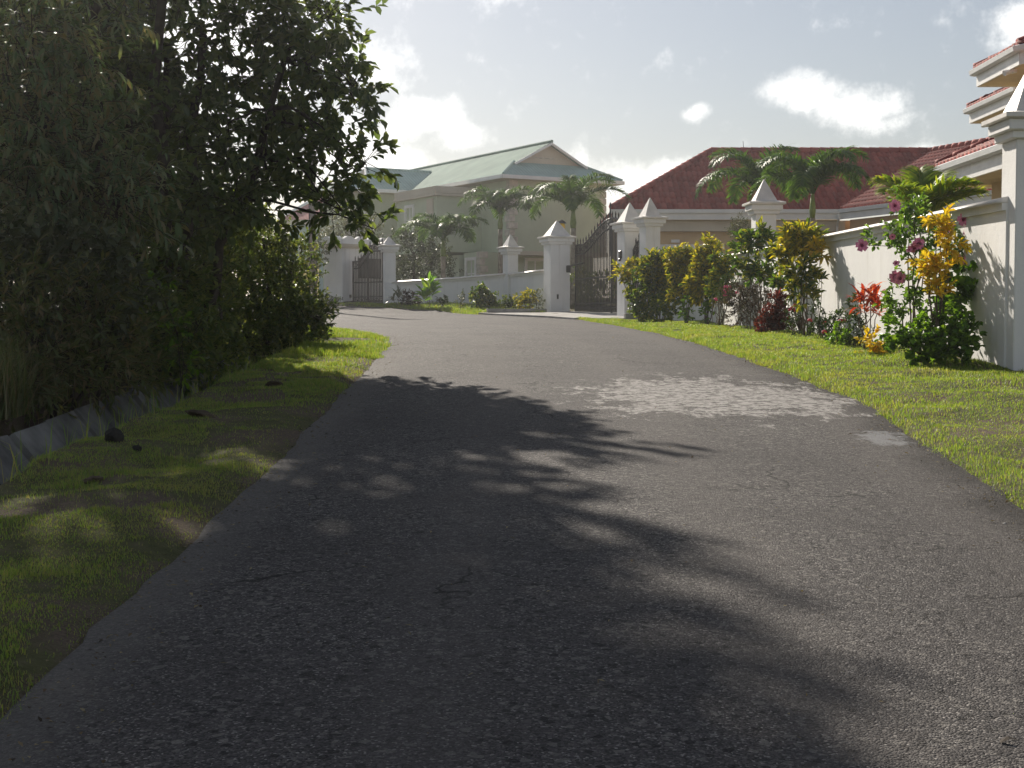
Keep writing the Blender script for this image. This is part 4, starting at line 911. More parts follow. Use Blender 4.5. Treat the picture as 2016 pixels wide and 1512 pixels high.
shrub('shrub', 'sunlit spray of fresh green leaves at the foot of the thicket', (372, 740), 17.0,
      [C(px, py, Y, r, n, 6, L=.09, W=.045, kind='oval', tw=.2, sticks=True, stick_r=.003) for px, py, Y, r, n in ((345, 650, 17.4, 16, 8), (355, 685, 17.4, 14, 7), (365, 720, 17.6, 14, 8), (310, 560, 17.2, 12, 5))], 'lime_leaf', nst=2, r0=.008)
def blades(Pt, h, w, lean, seed_bend=.35):
    """grass blades: two stacked tapering quads; Pt base points"""
    n = len(Pt); a = rng.random(n) * 2 * np.pi; d = np.stack([np.cos(a), np.sin(a), np.zeros(n)], 1); s = np.stack([-np.sin(a), np.cos(a), np.zeros(n)], 1)
    h = np.broadcast_to(h, n)[:, None]; w = np.broadcast_to(w, n)[:, None]; b = (rng.random(n)[:, None] * lean)
    zz = np.array([[0, 0, 1.]])
    V = np.stack([Pt - s * w, Pt + s * w, Pt + s * w * .7 + d * (b * h * .35) + zz * h * .6, Pt - s * w * .7 + d * (b * h * .35) + zz * h * .6, Pt + d * (b * h) + zz * h * (1 - .25 * b)], 1).reshape(-1, 3)
    B = np.arange(n)[:, None] * 5
    return V, [B + np.array([[0, 1, 2, 3]]), B + np.array([[3, 2, 4]])]
def tuft(name, label, px, py, Y, r, n, h, lm, group=None):
    c = P(px, py, Y); x = c.x + rng.normal(size=n) * r; y = Y + rng.normal(size=n) * r; z = hgt(x, y)
    x = np.minimum(x, DR_F - .12); z = np.maximum(hgt(x, y), zg(y) - .02)
    V, f = blades(np.stack([x, y, z - .03], 1), h * (.5 + .8 * rng.random(n)), .004 + .004 * rng.random(n), 1.2)
    o = link(name, npmesh(name, V, f), MT[lm]); return tag(o, label, 'grass', group)
tuft('grass_tuft', 'dry brown grass tuft at the left edge above the drain', -20, 760, 13.2, .16, 600, .7, 'dry_leaf')
tuft('grass_tuft', 'straw coloured grass arching over the drain slabs at left', 60, 770, 14.4, .16, 400, .55, 'dry_leaf')
tuft('grass_tuft', 'tall green weed clump hanging over the far drain lip', 170, 760, 15.6, .16, 400, .4, 'verge_blade')

# --- dark planting behind the low left wall and the gate block
k = dict(L=.14, W=.06, kind='diamond', tw=.3, sticks=False)
tree('garden_tree', 'dark bushy tree behind the low left wall, left of the palms', (P(815, 600, 66).x, 66, 1.0), [(P(815, 500, 66), .07, .03, (0, 0, 0)), (P(850, 520, 66), .06, .03, (.2, 0, 0))],
     [C(px, py, 66, r, int(r * 3.4), 9, **k) for px, py, r in ((810, 490, 32), (835, 520, 36), (800, 540, 26), (790, 470, 18), (860, 500, 26), (870, 540, 26), (835, 470, 20), (820, 560, 28))], 'dark_tree_leaf', 'dark_bark')
tree('garden_tree', 'greyish tree crown rising behind the white gate block', (P(700, 600, 70).x, 70, 1.1), [(P(700, 450, 70), .07, .03, (0, 0, 0))],
     [C(px, py, 70, r, int(r * 3), 9, **k) for px, py, r in ((700, 440, 22), (672, 448, 20), (735, 450, 18), (655, 465, 16), (715, 460, 18))], 'grey_leaf', 'dark_bark')
tree('garden_tree', 'small dark tree beside the utility pole', (P(622, 600, 60).x, 60, .8), [(P(622, 500, 60), .05, .03, (0, 0, 0))],
     [C(px, py, 60, r, int(r * 3), 9, **k) for px, py, r in ((622, 500, 18), (610, 530, 18), (628, 470, 12))], 'grey_leaf', 'dark_bark')
shrub('shrub', 'low dark bush at the foot of the white gate block', (652, 600), 57.9, [C(px, py, 57.9, r, 40, 9, L=.07, W=.04, kind='diamond', tw=.12, sticks=False) for px, py, r in ((650, 592, 10), (662, 594, 8), (640, 590, 10))], 'ixora_leaf', nst=2)
shrub('shrub', 'grey green round bush beside the garage', (1456, 600), 50, [C(px, py, 50, r, 60, 9, L=.08, W=.02, kind='diamond', tw=.2, sticks=True, stick_r=.004) for px, py, r in ((1455, 445, 15), (1462, 455, 14), (1448, 458, 11), (1458, 470, 9))], 'grey_leaf', 'twig_grey', nst=3)

# --- palms
def frond(name, base, az, el0, bend, length, lm, parent, npair=84, lf=.58, width=.022, twist=.0, vee=.55):
    n = 14; pts = []; p = Vector(base); step = length / (n - 1); dirs = []
    for i in range(n):
        t = i / (n - 1); e = el0 - bend * (t ** 1.25); a = az + twist * t
        d = Vector((math.cos(a) * math.cos(e), math.sin(a) * math.cos(e), math.sin(e))); dirs.append(d); pts.append(p.copy()); p = p + d * step
    mb = MB(); mb.tube(pts, list(np.linspace(.022, .005, n)), 5)
    V0 = np.array(mb.v); F0 = [f for f in mb.f if len(f) == 4]
    pa = np.array([list(q) for q in pts]); da = np.array([list(q) for q in dirs])
    tt = np.repeat(np.linspace(.10, 1.0, npair), 2) + rng.normal(size=2 * npair) * .006; tt = np.clip(tt, .08, 1); sg = np.tile([1, -1], npair)
    x = tt * (n - 1); i0 = np.clip(x.astype(int), 0, n - 2); fr = (x - i0)[:, None]
    B = pa[i0] * (1 - fr) + pa[i0 + 1] * fr; D = nrm_(da[i0] * (1 - fr) + da[i0 + 1] * fr)
    side = nrm_(np.cross(D, np.array([0, 0, 1.]))) ; upv = nrm_(np.cross(side, D))
    ll = lf * np.sin(np.clip(.25 + tt * .72, 0, 1) * np.pi * .96) ** .6 * (.88 + .24 * rng.random(2 * npair))
    LD = nrm_(side * sg[:, None] * .9 + D * (.65 + .5 * tt[:, None]) + upv * (vee + .35 * rng.normal(size=(2 * npair, 1))) * 1.0 - np.array([0, 0, .18]))
    LV, LF = leaves(B, LD, nrm_(upv + side * sg[:, None] * -.4), ll, width * 2, 'blade', droop=.2)
    V, f = merge([(V0, [np.array(F0)]), (LV, LF)])
    return link(name, npmesh('frond', V, f), MT[lm], parent)
def palm(label, x, y, zb, zt, nf, length, lm='palm_leaf', r0=.11, r1=.07, lean=(0, 0), az0=0.0, els=None, lf=.52, group='palms in the gardens behind the walls', bends=(1.7, 2.5), shaft=.7, vee=.75):
    e = empty('palm_tree', (x, y, zb), label, 'palm', group); top = Vector((x + lean[0], y + lean[1], zt))
    n = 12; pts = [Vector((x + lean[0] * (i / (n - 1)) ** 1.5, y + lean[1] * (i / (n - 1)) ** 1.5, zb - .3 + (zt - shaft - zb + .3) * i / (n - 1))) for i in range(n)]
    mb = MB(); mb.tube(pts, [r1 + (r0 - r1) * (1 - i / (n - 1)) ** 2 + (.006 if i % 2 else 0) for i in range(n)], 10); mb.build('trunk', MT['palm_bark'], e, True)
    mb = MB(); mb.tube([pts[-1], pts[-1] + Vector((0, 0, shaft * .3)), top + Vector((0, 0, .05))], [r1 * .95, r1 * 1.25, r1 * .55], 10); mb.build('crownshaft', MT['crownshaft'], e, True)
    for i in range(nf):
        a = az0 + i * 2.39996 + random.uniform(-.15, .15); t = i / max(1, nf - 1)
        el = (R(84) - t * R(38)) if els is None else els[i % len(els)]
        frond('frond', top + Vector((math.cos(a) * .03, math.sin(a) * .03, -.04 * t)), a, el + random.uniform(-.1, .1), random.uniform(*bends), length * random.uniform(1.0, 1.25), lm, e, lf=lf, twist=random.uniform(-.3, .3), vee=vee)
    return e
def pX(px, Y): return (px - 1008) / F * Y
palm('palm with a bare trunk in front of the dark bushy tree, leftmost of the palms', pX(873, 62), 62, .8, 3.45, 11, 1.95, az0=.3, r0=.13, r1=.10)
palm('palm growing against the corner stones of the green roofed house', pX(985, 64), 64, .9, 4.75, 11, 2.0, az0=1.2, r0=.12, r1=.10)
palm('palm with drooping fronds just behind the left post of the tall iron gate', pX(1128, 57), 57, .5, 4.35, 12, 2.15, az0=2.1, r0=.13, r1=.11)
palm('palm with a smooth pale trunk rising over the high white wall', pX(1597, 40), 40, -.2, 3.55, 12, 1.85, az0=.2, r0=.12, r1=.075, lf=.5)
palm('palm half hidden behind the pillar cap, left of the pale trunked palm', pX(1490, 46), 46, 0, 4.15, 11, 2.0, az0=2.9, r0=.12, r1=.08)
palm('young palm whose bright fronds stick up above the wall behind the pink flowers', pX(1812, 23), 23, -.4, 1.66, 6, .92, 'young_palm_leaf', az0=.5, r0=.09, r1=.06, els=[R(75), R(62), R(55), R(70), R(48), R(40), R(80)], lf=.40, bends=(.6, 1.2), shaft=.5, vee=1.0)
# ------------------------------------------------------------------ planting along the right wall
def rosettes(cl, n_leaf, L, W, kind='blade', updir=.5, spread=.85, droop=.15):
    """whorls of long leaves: cl = list of (point, scale)"""
    out = []
    for c, s in cl:
        a = rng.random(n_leaf) * 2 * np.pi; el = rng.random(n_leaf) * 1.25 - .15 + updir * .3
        D = np.stack([np.cos(a) * np.cos(el), np.sin(a) * np.cos(el), np.sin(el)], 1); Pt = np.array(list(c)) + D * .02 + np.stack([a * 0, a * 0, (el - .6) * .1 * s], 1)
        Ls = L * s * (.75 + .5 * rng.random(n_leaf)); out.append(leaves(Pt, D, np.tile([[0, 0, 1.]], (n_leaf, 1)) + D * -.3, Ls, Ls * W / L, kind, droop=droop))
    return out
def rplant(name, label, base, heads, parts, lm, bark='twig_grey', cat='shrub', group=None, r0=.012, extra=None):
    """plant whose stems run from the ground to every head"""
    b = (base[0], base[1], float(hgt(base[0], base[1]))); e = empty(name, b, label, cat, group)
    for h in heads:
        pth = trunk_path(np.array(b) + np.array([rng.normal() * .04, rng.normal() * .04, -.06]), tuple(h), 6, .03); mb = MB(); mb.tube(pth, list(np.linspace(r0, r0 * .5, 6)), 6); mb.build('stem', MT[bark], e, True)
    V, f = merge(parts); link('foliage', npmesh('foliage', V, f), MT[lm], e)
    return e
def gx(px, X): return X * F / (px - 1008)                # depth of a pixel column on the line x = X
def cb(cl): return [clump(**c)[0] for c in cl]
CR = dict(L=.155, W=.05, kind='oval', tw=.20, spread=.65, up=.75, sticks=False, along=.95)
def croton(label, bpx, X, heads, lm, n=1.0, Y=None, L=.155, group='croton shrubs along the right wall', r0=.014, W=.05):
    Y = Y or gx(bpx, X); k = dict(CR); k['L'] = L; k['W'] = W
    hs = [P(px, py + r * .6, Y) for px, py, r in heads]
    cl = [C(px, py, Y, r * .8, max(4, int(r * r * .042 * n * (Y / 28) ** 1.2)), 12, ry=r * .9, **k) for px, py, r in heads]
    return rplant('croton', label, (pX(bpx, Y), Y), hs, cb(cl), lm, 'bark', 'shrub', group, r0)
# hedge by the gate pillar
croton('yellow croton at the gate end of the hedge, leaning towards the gate', 1262, 3.7, [(1225, 541, 14), (1243, 532, 15), (1262, 530, 15), (1240, 552, 12)], 'croton_yellow', 1.2, Y=41.5)
croton('first full croton of the hedge, mixed green and yellow, behind the dark creeper', 1300, 4.1, [(1282, 526, 22), (1303, 520, 24), (1318, 540, 26), (1293, 552, 24), (1325, 518, 18), (1310, 570, 22)], 'croton_mixed', 1.4, Y=40)
croton('bright yellow croton in the middle of the hedge', 1350, 4.6, [(1335, 518, 24), (1355, 514, 24), (1345, 548, 26), (1368, 540, 24), (1338, 575, 22), (1362, 572, 22), (1372, 516, 18)], 'croton_yellow', 1.4, Y=38.5)
croton('tallest yellow croton of the hedge, its tip standing above the coping', 1392, 4.9, [(1393, 494, 16), (1409, 502, 15), (1383, 518, 22), (1400, 530, 24), (1398, 558, 24), (1376, 556, 24), (1420, 535, 16), (1385, 585, 20)], 'croton_yellow', 1.4, Y=37.2)
croton('greenish croton closing the hedge towards the camera', 1420, 5.0, [(1425, 545, 20), (1437, 528, 14), (1410, 575, 22), (1430, 568, 16), (1418, 520, 14)], 'croton_mixed', 1.3, Y=36)
cl = [C(px, py, Y, r, int(r * 2.6), 10, L=.085, W=.06, kind='oval', tw=.14, spread=.9, sticks=False) for px, py, Y, r in ((1262, 560, 40.6, 22), (1275, 590, 40, 26), (1258, 600, 40.4, 18), (1290, 570, 40, 22), (1300, 605, 39.5, 24), (1270, 620, 40, 16), (1320, 600, 39, 22), (1250, 580, 40.8, 12))]
rplant('creeper_bush', 'dark green creeper mound filling the gate end of the hedge', (pX(1272, 40.2), 40.2), [Vector(c['c']) for c in cl[:3]], cb(cl), 'croton_green')
for i, (px, py, lab) in enumerate(((1352, 612, 'small lime sapling low in front of the hedge, left one of two'), (1388, 608, 'small lime sapling low in front of the hedge, right one of two'))):
    Y = 37.6 - i * .8; cl = [C(px + a, py + b, Y, 7, 5, 6, L=.11, W=.06, tw=.1, sticks=False) for a, b in ((0, -8), (4, 8), (-3, 16), (2, -20))]
    rplant('sapling', lab, (pX(px, Y), Y), [Vector(c['c']) for c in cl], cb(cl), 'lime_leaf', r0=.006)
# flowers
def flower(parent, c, r, m, toward=Vector((-.25, -1, .15)), petals=5, throat=True):
    d = (toward + Vector(rng.normal(size=3) * .45)).normalized(); u = d.orthogonal().normalized(); v = d.cross(u); mb = MB()
    for i in range(petals):
        a = i * 2 * math.pi / petals + .3; ax = u * math.cos(a) + v * math.sin(a); sd = u * -math.sin(a) + v * math.cos(a)
        mb.add([c - d * r * .5, c + ax * r * .42 + sd * r * .40, c + ax * r * .88 + sd * r * .46 + d * r * .05, c + ax * r * .98 - sd * r * .30 - d * r * .06, c + ax * r * .45 - sd * r * .40], [(0, 1, 4), (1, 2, 3, 4)])
    o = mb.build('flower', MT[m], parent)
    if throat:
        mb = MB(); mb.loft([[c + (u * math.cos(k) + v * math.sin(k)) * (r * q) + d * (r * h) for k in np.linspace(0, 2 * math.pi, 7)[:-1]] for q, h in ((.26, .03), (.1, .1))]); mb.build('throat', MT['petal_throat'], o)
def cluster(parent, c, r, m, n=9):
    """ball of tiny blossoms"""
    mb = MB()
    for i in range(n):
        d = Vector(rand_dir(1)[0]); d.z = abs(d.z); p = c + d * r * .7; u = d.orthogonal().normalized() * r * .42; v = d.cross(u)
        mb.add([p - u, p - v, p + u, p + v, p + d * r * .15], [(0, 1, 4), (1, 2, 4), (2, 3, 4), (3, 0, 4)])
    mb.build('flower', MT[m], parent)
# tall green croton, and grey woody bush under it
croton('tall croton with green and yellow rosettes on bare stems, next to the pillar', 1500, 5.35, [(1468, 485, 19), (1490, 470, 17), (1510, 478, 17), (1470, 510, 14), (1490, 540, 22), (1505, 520, 16), (1512, 545, 13)], 'croton_green', 1.0)
Y = 31.8; cl = [C(px, py, Y, r, int(r * 1.6), 9, L=.10, W=.025, kind='diamond', tw=.2, sticks=True, stick_r=.004) for px, py, r in ((1465, 580, 24), (1485, 600, 28), (1455, 610, 24), (1500, 580, 20), (1475, 560, 18), (1500, 620, 20), (1450, 635, 16), (1440, 590, 16))]
e = rplant('oleander', 'dark purplish woody bush under the tall green croton', (pX(1480, Y), Y), [Vector(c['c']) for c in cl[:5]], cb(cl), 'purple_shrub', 'twig_grey', r0=.018)
mb = MB(); mb.tube([P(1505, 650, Y - .1), P(1488, 615, Y - .15), P(1474, 598, Y - .25), P(1482, 586, Y - .3), P(1496, 576, Y - .35)], [.02, .015, .009, .007, .004], 5); mb.tube([P(1490, 640, Y - .1), P(1478, 625, Y - .3), P(1462, 612, Y - .4), P(1448, 610, Y - .4)], [.018, .012, .008, .004], 5); mb.build('dead_branch', MT['twig_grey'], e)
Y = 34.2; cl = [C(px, py, Y, r, int(r * 1.8), 9, L=.11, W=.025, kind='diamond', tw=.2, up=.6, sticks=True, stick_r=.004) for px, py, r in ((1430, 570, 10), (1425, 585, 9), (1436, 560, 8))]
e = rplant('oleander', 'slender oleander with a pink flower cluster at the end of the hedge', (pX(1410, Y), Y), [P(1430, 575, Y), P(1410, 590, Y), P(1420, 580, Y), P(1402, 585, Y)], cb(cl), 'ixora_leaf', r0=.009)
for px, py in ((1429, 566), (1432, 574), (1428, 582), (1436, 567), (1426, 575), (1409, 591), (1450, 578)): cluster(e, P(px, py, Y - .12), .075, 'hot_pink_petal')
# red croton mound
Y = gx(1525, 5.15); k = dict(CR); k.update(L=.10, W=.028, tw=.14)
cl = [C(px, py, Y, r, int(r * 2.2), 11, **k) for px, py, r in ((1530, 595, 10), (1532, 615, 14), (1515, 630, 16), (1535, 640, 16), (1508, 645, 14), (1525, 650, 15))]
rplant('croton', 'dark red croton mound at the foot of the wall', (pX(1524, Y), Y), [Vector(c['c']) for c in cl[:3]], cb(cl), 'croton_red', 'bark')
Y = gx(1533, 5.3); cl = [C(px, py, Y, r, 10, 9, L=.11, W=.05, tw=.12, up=.8, sticks=False) for px, py, r in ((1532, 570, 9), (1534, 560, 7))]
rplant('sapling', 'little green sapling topping the dark red croton', (pX(1533, Y), Y), [P(1533, 575, Y)], cb(cl), 'croton_green', r0=.01)
# golden croton standard
croton('tall golden croton with a dense head on bare stems', 1578, 5.3, [(1545, 490, 18), (1560, 475, 17), (1580, 470, 18), (1598, 475, 18), (1548, 515, 17), (1572, 500, 20), (1600, 495, 16), (1540, 535, 10)], 'croton_yellow', 1.15, Y=26.6)
croton('olive croton with a drooping dark rosette, under the tall golden croton', 1590, 5.2, [(1578, 535, 18), (1588, 548, 14), (1575, 565, 14), (1592, 590, 12), (1605, 553, 11), (1580, 580, 10)], 'croton_mixed', 1.0, Y=25.8)
croton('single golden rosette beside the tall golden croton, against the wall', 1612, 5.3, [(1614, 498, 10), (1612, 506, 9)], 'croton_gold', 1.2, Y=26.2, r0=.008)
cl = [C(px, py, 54.5, r, int(r * 2.4), 9, L=.12, W=.06, kind='diamond', tw=.2, sticks=False) for px, py, r in ((1150, 570, 16), (1170, 560, 18), (1190, 575, 16), (1160, 590, 16), (1140, 545, 14), (1185, 550, 12))]
rplant('shrub', 'dark green shrub seen through the bars of the tall iron gate', (pX(1165, 54.5), 54.5), [Vector(c['c']) for c in cl[:3]], cb(cl), 'croton_green')
# ixoras and small fillers
def ixora(label, bpx, bX, heads, fl, Y=None, lm='ixora_leaf', L=.07, m='red_petal', k=1.0):
    Y = Y or gx(bpx, bX); cl = [C(px, py, Y, r, int(r * 1.3 * k), 9, L=L, W=L * .42, kind='diamond', tw=.12, up=.6, sticks=True, stick_r=.003) for px, py, r in heads]
    e = rplant('ixora', label, (pX(bpx, Y), Y), [Vector(c['c']) for c in cl[:4]], cb(cl), lm, 'bark', 'shrub', 'small flowering shrubs along the right wall', .008)
    for px, py in fl: cluster(e, P(px, py, Y - .1), .055, m)
    return e
ixora('thin ixora with a rusty red flower head between red and golden crotons', 1560, 5.2, [(1560, 620, 8), (1558, 640, 10), (1562, 655, 9), (1560, 605, 6)], [(1560, 607), (1563, 613), (1556, 611), (1565, 603)])
ixora('dark upright ixora with one red blossom, right of the golden croton stems', 1612, 5.2, [(1612, 612, 7), (1610, 630, 10), (1615, 645, 11), (1604, 655, 9), (1622, 650, 9)], [(1594, 632), (1622, 655), (1625, 637)])
ixora('bushy little ixora with red blossoms left of the orange cordyline', 1650, 5.15, [(1640, 640, 9), (1650, 655, 14), (1665, 665, 14), (1655, 630, 8), (1640, 665, 11), (1660, 680, 11)], [(1655, 633), (1623, 655), (1660, 632)])
ixora('low lime leaved plant in front of the little ixora', 1650, 5.0, [(1646, 660, 10), (1655, 672, 9), (1648, 680, 7)], [], lm='lime_leaf', L=.09, k=.7)
ixora('dense dark ixora column behind the orange cordyline', 1690, 5.25, [(1685, 610, 11), (1680, 635, 13), (1690, 655, 14), (1684, 675, 13), (1678, 600, 7)], [])
# orange cordyline
Y = gx(1705, 5.15); hs = [(P(1693, 600, Y), 1.0), (P(1712, 582, Y), 1.0), (P(1722, 600, Y), 1.0), (P(1705, 612, Y), .9), (P(1728, 615, Y), .9), (P(1700, 590, Y - .1), .9)]
rplant('cordyline', 'fiery orange red cordyline in front of the white wall', (pX(1708, Y), Y), [h[0] for h in hs], rosettes(hs, 17, .26, .052), 'cordyline_leaf', 'bark', r0=.011)
croton('small bright yellow croton at the lawn edge by the cordyline', 1720, 5.0, [(1716, 676, 5), (1721, 689, 5), (1713, 694, 4)], 'croton_gold', 1.2, L=.08)
Y = 19.9; cl = [C(px, py, Y, r, int(r), 8, L=.06, W=.035, kind='oval', tw=.1, sticks=True, stick_r=.003) for px, py, r in ((1735, 690, 12), (1745, 680, 10), (1728, 698, 8))]
rplant('ixora', 'low pale green filler plant right of the small yellow croton', (pX(1735, Y), Y), [Vector(c['c']) for c in cl], cb(cl), 'vine_leaf', r0=.006)
# flowering vine
Y = 18.7; cl = [C(px, py, Y + dy, r, n, 7, L=.075, W=.042, kind='oval', tw=.2, spread=1.0, up=.3, hang=.15, sticks=True, stick_r=.003, lv=.35) for px, py, dy, r, n in
    ((1800, 420, 0, 26, 22), (1790, 450, 0, 22, 16), (1830, 440, .1, 22, 16), (1810, 480, 0, 26, 22), (1835, 500, 0, 24, 18), (1800, 540, 0, 24, 18), (1790, 580, 0, 22, 16), (1770, 600, 0, 22, 16), (1755, 620, 0, 18, 12), (1800, 610, 0, 24, 16), (1820, 570, 0, 22, 14), (1885, 445, 0, 16, 10), (1895, 490, 0, 18, 12), (1890, 530, 0, 18, 12), (1765, 455, 0, 14, 8), (1735, 483, 0, 10, 6), (1715, 482, 0, 8, 5), (1780, 400, .1, 18, 12), (1760, 470, 0, 12, 6), (1850, 480, .1, 24, 16))]
e = rplant('flowering_vine', 'tall climbing vine with mauve pink trumpet flowers against the wall', (pX(1790, Y), Y), [P(px, py, Y) for px, py in ((1800, 430), (1790, 470), (1830, 450), (1770, 600), (1820, 520), (1810, 500), (1800, 560))], cb(cl), 'vine_leaf', 'bark', r0=.013)
mb = MB(); mb.tube([P(1830, 545, Y), P(1790, 487, Y - .05), P(1740, 484, Y - .1), P(1700, 483, Y - .1)], [.009, .007, .005, .003], 5); mb.tube([P(1840, 560, Y), P(1895, 548, Y), P(1918, 575, Y), P(1915, 590, Y), P(1923, 625, Y)], [.01, .008, .006, .005, .002], 5); mb.tube([P(1900, 552, Y), P(1930, 558, Y)], [.005, .002], 4); mb.build('branch', MT['bark'], e)
for px, py in ((1697, 483), (1897, 432), (1905, 455), (1922, 486), (1903, 519), (1888, 512), (1918, 527), (1808, 480), (1790, 492), (1757, 466), (1764, 518), (1762, 545), (1772, 548), (1907, 636), (1762, 405), (1800, 488), (1866, 447)):
    flower(e, P(px, py, Y - .2), .088 if py not in (466, 518, 492) else .045, 'pink_petal')
cl = [C(px, py, 18.2, r, int(r * .9), 7, L=.12, W=.09, kind='oval', tw=.15, sticks=False, spread=.7) for px, py, r in ((1885, 560, 16), (1892, 545, 12), (1880, 585, 14), (1872, 605, 10))]
rplant('climber', 'large leaved bright green climber behind the golden croton', (pX(1868, 18.2), 18.2), [Vector(c['c']) for c in cl], cb(cl), 'lime_leaf', r0=.008)
croton('slender golden croton with three plumes in front of the flowering vine', 1847, 5.1, [(1844, 448, 13), (1852, 465, 11), (1864, 482, 12), (1870, 505, 8), (1830, 525, 13), (1842, 540, 12), (1830, 550, 9), (1838, 578, 11), (1852, 580, 8)], 'croton_gold', 2.3, Y=17.6, L=.10, W=.04, r0=.012)
cl = [C(px, py, Y2, r, int(r * 1.35), 8, L=.07, W=.062, kind='oval', tw=.14, spread=.9, sticks=False) for px, py, Y2, r in ((1765, 650, 17.8, 13), (1780, 678, 17.6, 16), (1808, 690, 17.5, 17), (1825, 650, 17.7, 18), (1850, 685, 17.4, 20), (1878, 678, 17.4, 22), (1898, 690, 17.3, 16), (1872, 640, 17.6, 20), (1895, 655, 17.5, 16), (1905, 672, 17.3, 12), (1840, 705, 17.3, 14), (1865, 615, 17.8, 14))]
rplant('hibiscus_bush', 'low mounded bush with round lime edged leaves beside the near pillar', (pX(1845, 17.6), 17.6), [Vector(c['c']) for c in cl[:6]], cb(cl), 'lime_leaf', 'bark', r0=.014)

# ------------------------------------------------------------------ planting along the low left wall
def lplant(name, label, px, py, Y, heads, lm, L, W, kind='oval', k=1.0, **kw):
    cl = [C(a, b, Y, r, max(4, int(r * 2.0 * k)), 8, L=L, W=W, kind=kind, tw=.14, sticks=False, **kw) for a, b, r in heads]
    return rplant(name, label, (pX(px, Y), Y), [Vector(c['c']) for c in cl[:3]], cb(cl), lm, 'bark', r0=.012)
Y = 56.3
hs = [(P(775, 592, Y), 1.0), (P(785, 588, Y), 1.1), (P(795, 594, Y), .9)]
rplant('spiky_plant', 'grey green spiky plant at the left end of the low wall', (pX(785, Y), Y), [h[0] for h in hs], rosettes(hs, 16, .5, .06), 'grey_leaf')
lplant('shrub', 'dull purple shrub beside the spiky plant', 808, 600, Y, [(806, 588, 11), (815, 594, 10), (800, 595, 8)], 'purple_shrub', .12, .05)
Y = 55.4; hs = [(P(840, 585, Y), 1.0), (P(846, 570, Y), 1.1), (P(852, 580, Y), 1.0), (P(835, 592, Y), .8), (P(845, 560, Y), .8)]
rplant('broadleaf_plant', 'bright green banana like plant by the low wall', (pX(846, Y), Y), [h[0] for h in hs], rosettes(hs, 12, .55, .15, 'oval', 1.0, droop=.1), 'banana_leaf')
lplant('shrub', 'tiny dark shrub right of the banana like plant', 870, 604, 55, [(870, 594, 8), (876, 598, 6)], 'ixora_leaf', .09, .05)
lplant('shrub', 'sparse thin shrub left of the round green bush', 910, 604, 54.6, [(909, 580, 6), (911, 592, 8), (905, 598, 7)], 'grey_leaf', .08, .03, k=.6)
lplant('shrub', 'round dense green bush at the middle of the low wall', 950, 606, 54.4, [(945, 580, 15), (958, 585, 17), (940, 593, 14), (965, 596, 14), (952, 570, 10), (952, 600, 14)], 'croton_green', .10, .07, k=1.4)
lplant('shrub', 'olive shrub between the round bush and the slim pillar', 985, 607, 54.2, [(982, 592, 11), (992, 597, 9)], 'bush_leaf', .09, .045)
lplant('shrub', 'dark low shrub right under the slim pillar', 1010, 608, 53.8, [(1006, 597, 10), (1016, 600, 8), (1002, 602, 8)], 'ixora_leaf', .09, .045)
lplant('croton', 'yellow croton in front of the wall by the broad gate pillar', 1034, 610, 53, [(1030, 588, 11), (1040, 585, 10), (1036, 598, 11), (1026, 600, 8)], 'croton_yellow', .14, .05)
lplant('shrub', 'wispy grey shrub touching the broad gate pillar', 1058, 610, 52.6, [(1054, 590, 11), (1062, 598, 10), (1058, 580, 7)], 'grey_leaf', .08, .03, k=.7)

# ------------------------------------------------------------------ grass, stones
def lawn(name, label, x0, x1, y0, y1, n, hfun, mask, lm, lean=.9, wid=.0028, clumpy=0.0):
    y = y0 + (y1 - y0) * rng.random(n) ** 1.35; x = x0 + (x1 - x0) * rng.random(n)
    keep = mask(x, y); x, y = x[keep], y[keep]; n = len(x)
    sc = np.clip(y / 14, .7, 3.2)
    h = hfun(x, y) * (.55 + .8 * rng.random(n)) * np.clip(sc, .8, 1.25); w = wid * sc * (.7 + .6 * rng.random(n))
    V, f = blades(np.stack([x, y, hgt(x, y) - .004], 1), h, w, lean)
    o = link(name, npmesh(name, V, f), MT[lm]); return tag(o, label, 'grass', kind='stuff')
def mR(x, y):
    d = x - Re(y); return (d > -.03 + (vnoise(x, y, 5, 21) - .5) * .16) & (x < WX - .12) & ~((y > 16.6) & (x > WX - .35) & (vnoise(x, y, 3, 2) > .4)) & (vnoise(x, y, 7, 12) > .13)
lawn('lawn_grass', 'short sunny lawn between the road and the white wall', 2.0, 6.0, 6, 45, 300000, lambda x, y: .018 + .022 * vnoise(x, y, 2.5, 7) + .016 * (np.abs(x - Re(y) - .1) < .15), mR, 'lawn_blade')
lawn('lawn_grass', 'lawn running on to the right of the near pillar', 5.9, 9.5, 6, 16.6, 50000, lambda x, y: .05 + .03 * vnoise(x, y, 2.5, 7), lambda x, y: x > Re(y), 'lawn_blade')
def mL(x, y):
    d = Le(y) - x; dirt = vnoise(x, y, 1.1, 31) * .55 + vnoise(x, y, 3.1, 32) * .45
    return (d > -.04 + (vnoise(x, y, 4, 22) - .5) * .18) & (x > DR_N - .04) & ((dirt < .53) | (rng.random(len(x)) < .16)) & (rng.random(len(x)) < np.clip(.35 + d * 2.2, 0, 1))
lawn('verge_grass', 'rough grass verge between the drain and the road', -3.5, -1.3, 3.4, 23, 240000, lambda x, y: .016 + .034 * vnoise(x, y, 2.2, 17) ** 1.5, mL, 'verge_blade', 1.1)
def mL2(x, y): return (Le(y) - x > -.05 + (vnoise(x, y, 4, 22) - .5) * .2) & (vnoise(x, y, 1.2, 33) < .72)
lawn('verge_grass', 'sunlit grass point where the verge meets the bend', -7.5, -1.7, 20, 38, 80000, lambda x, y: .045 + .03 * vnoise(x, y, 2.2, 17), mL2, 'lawn_blade')
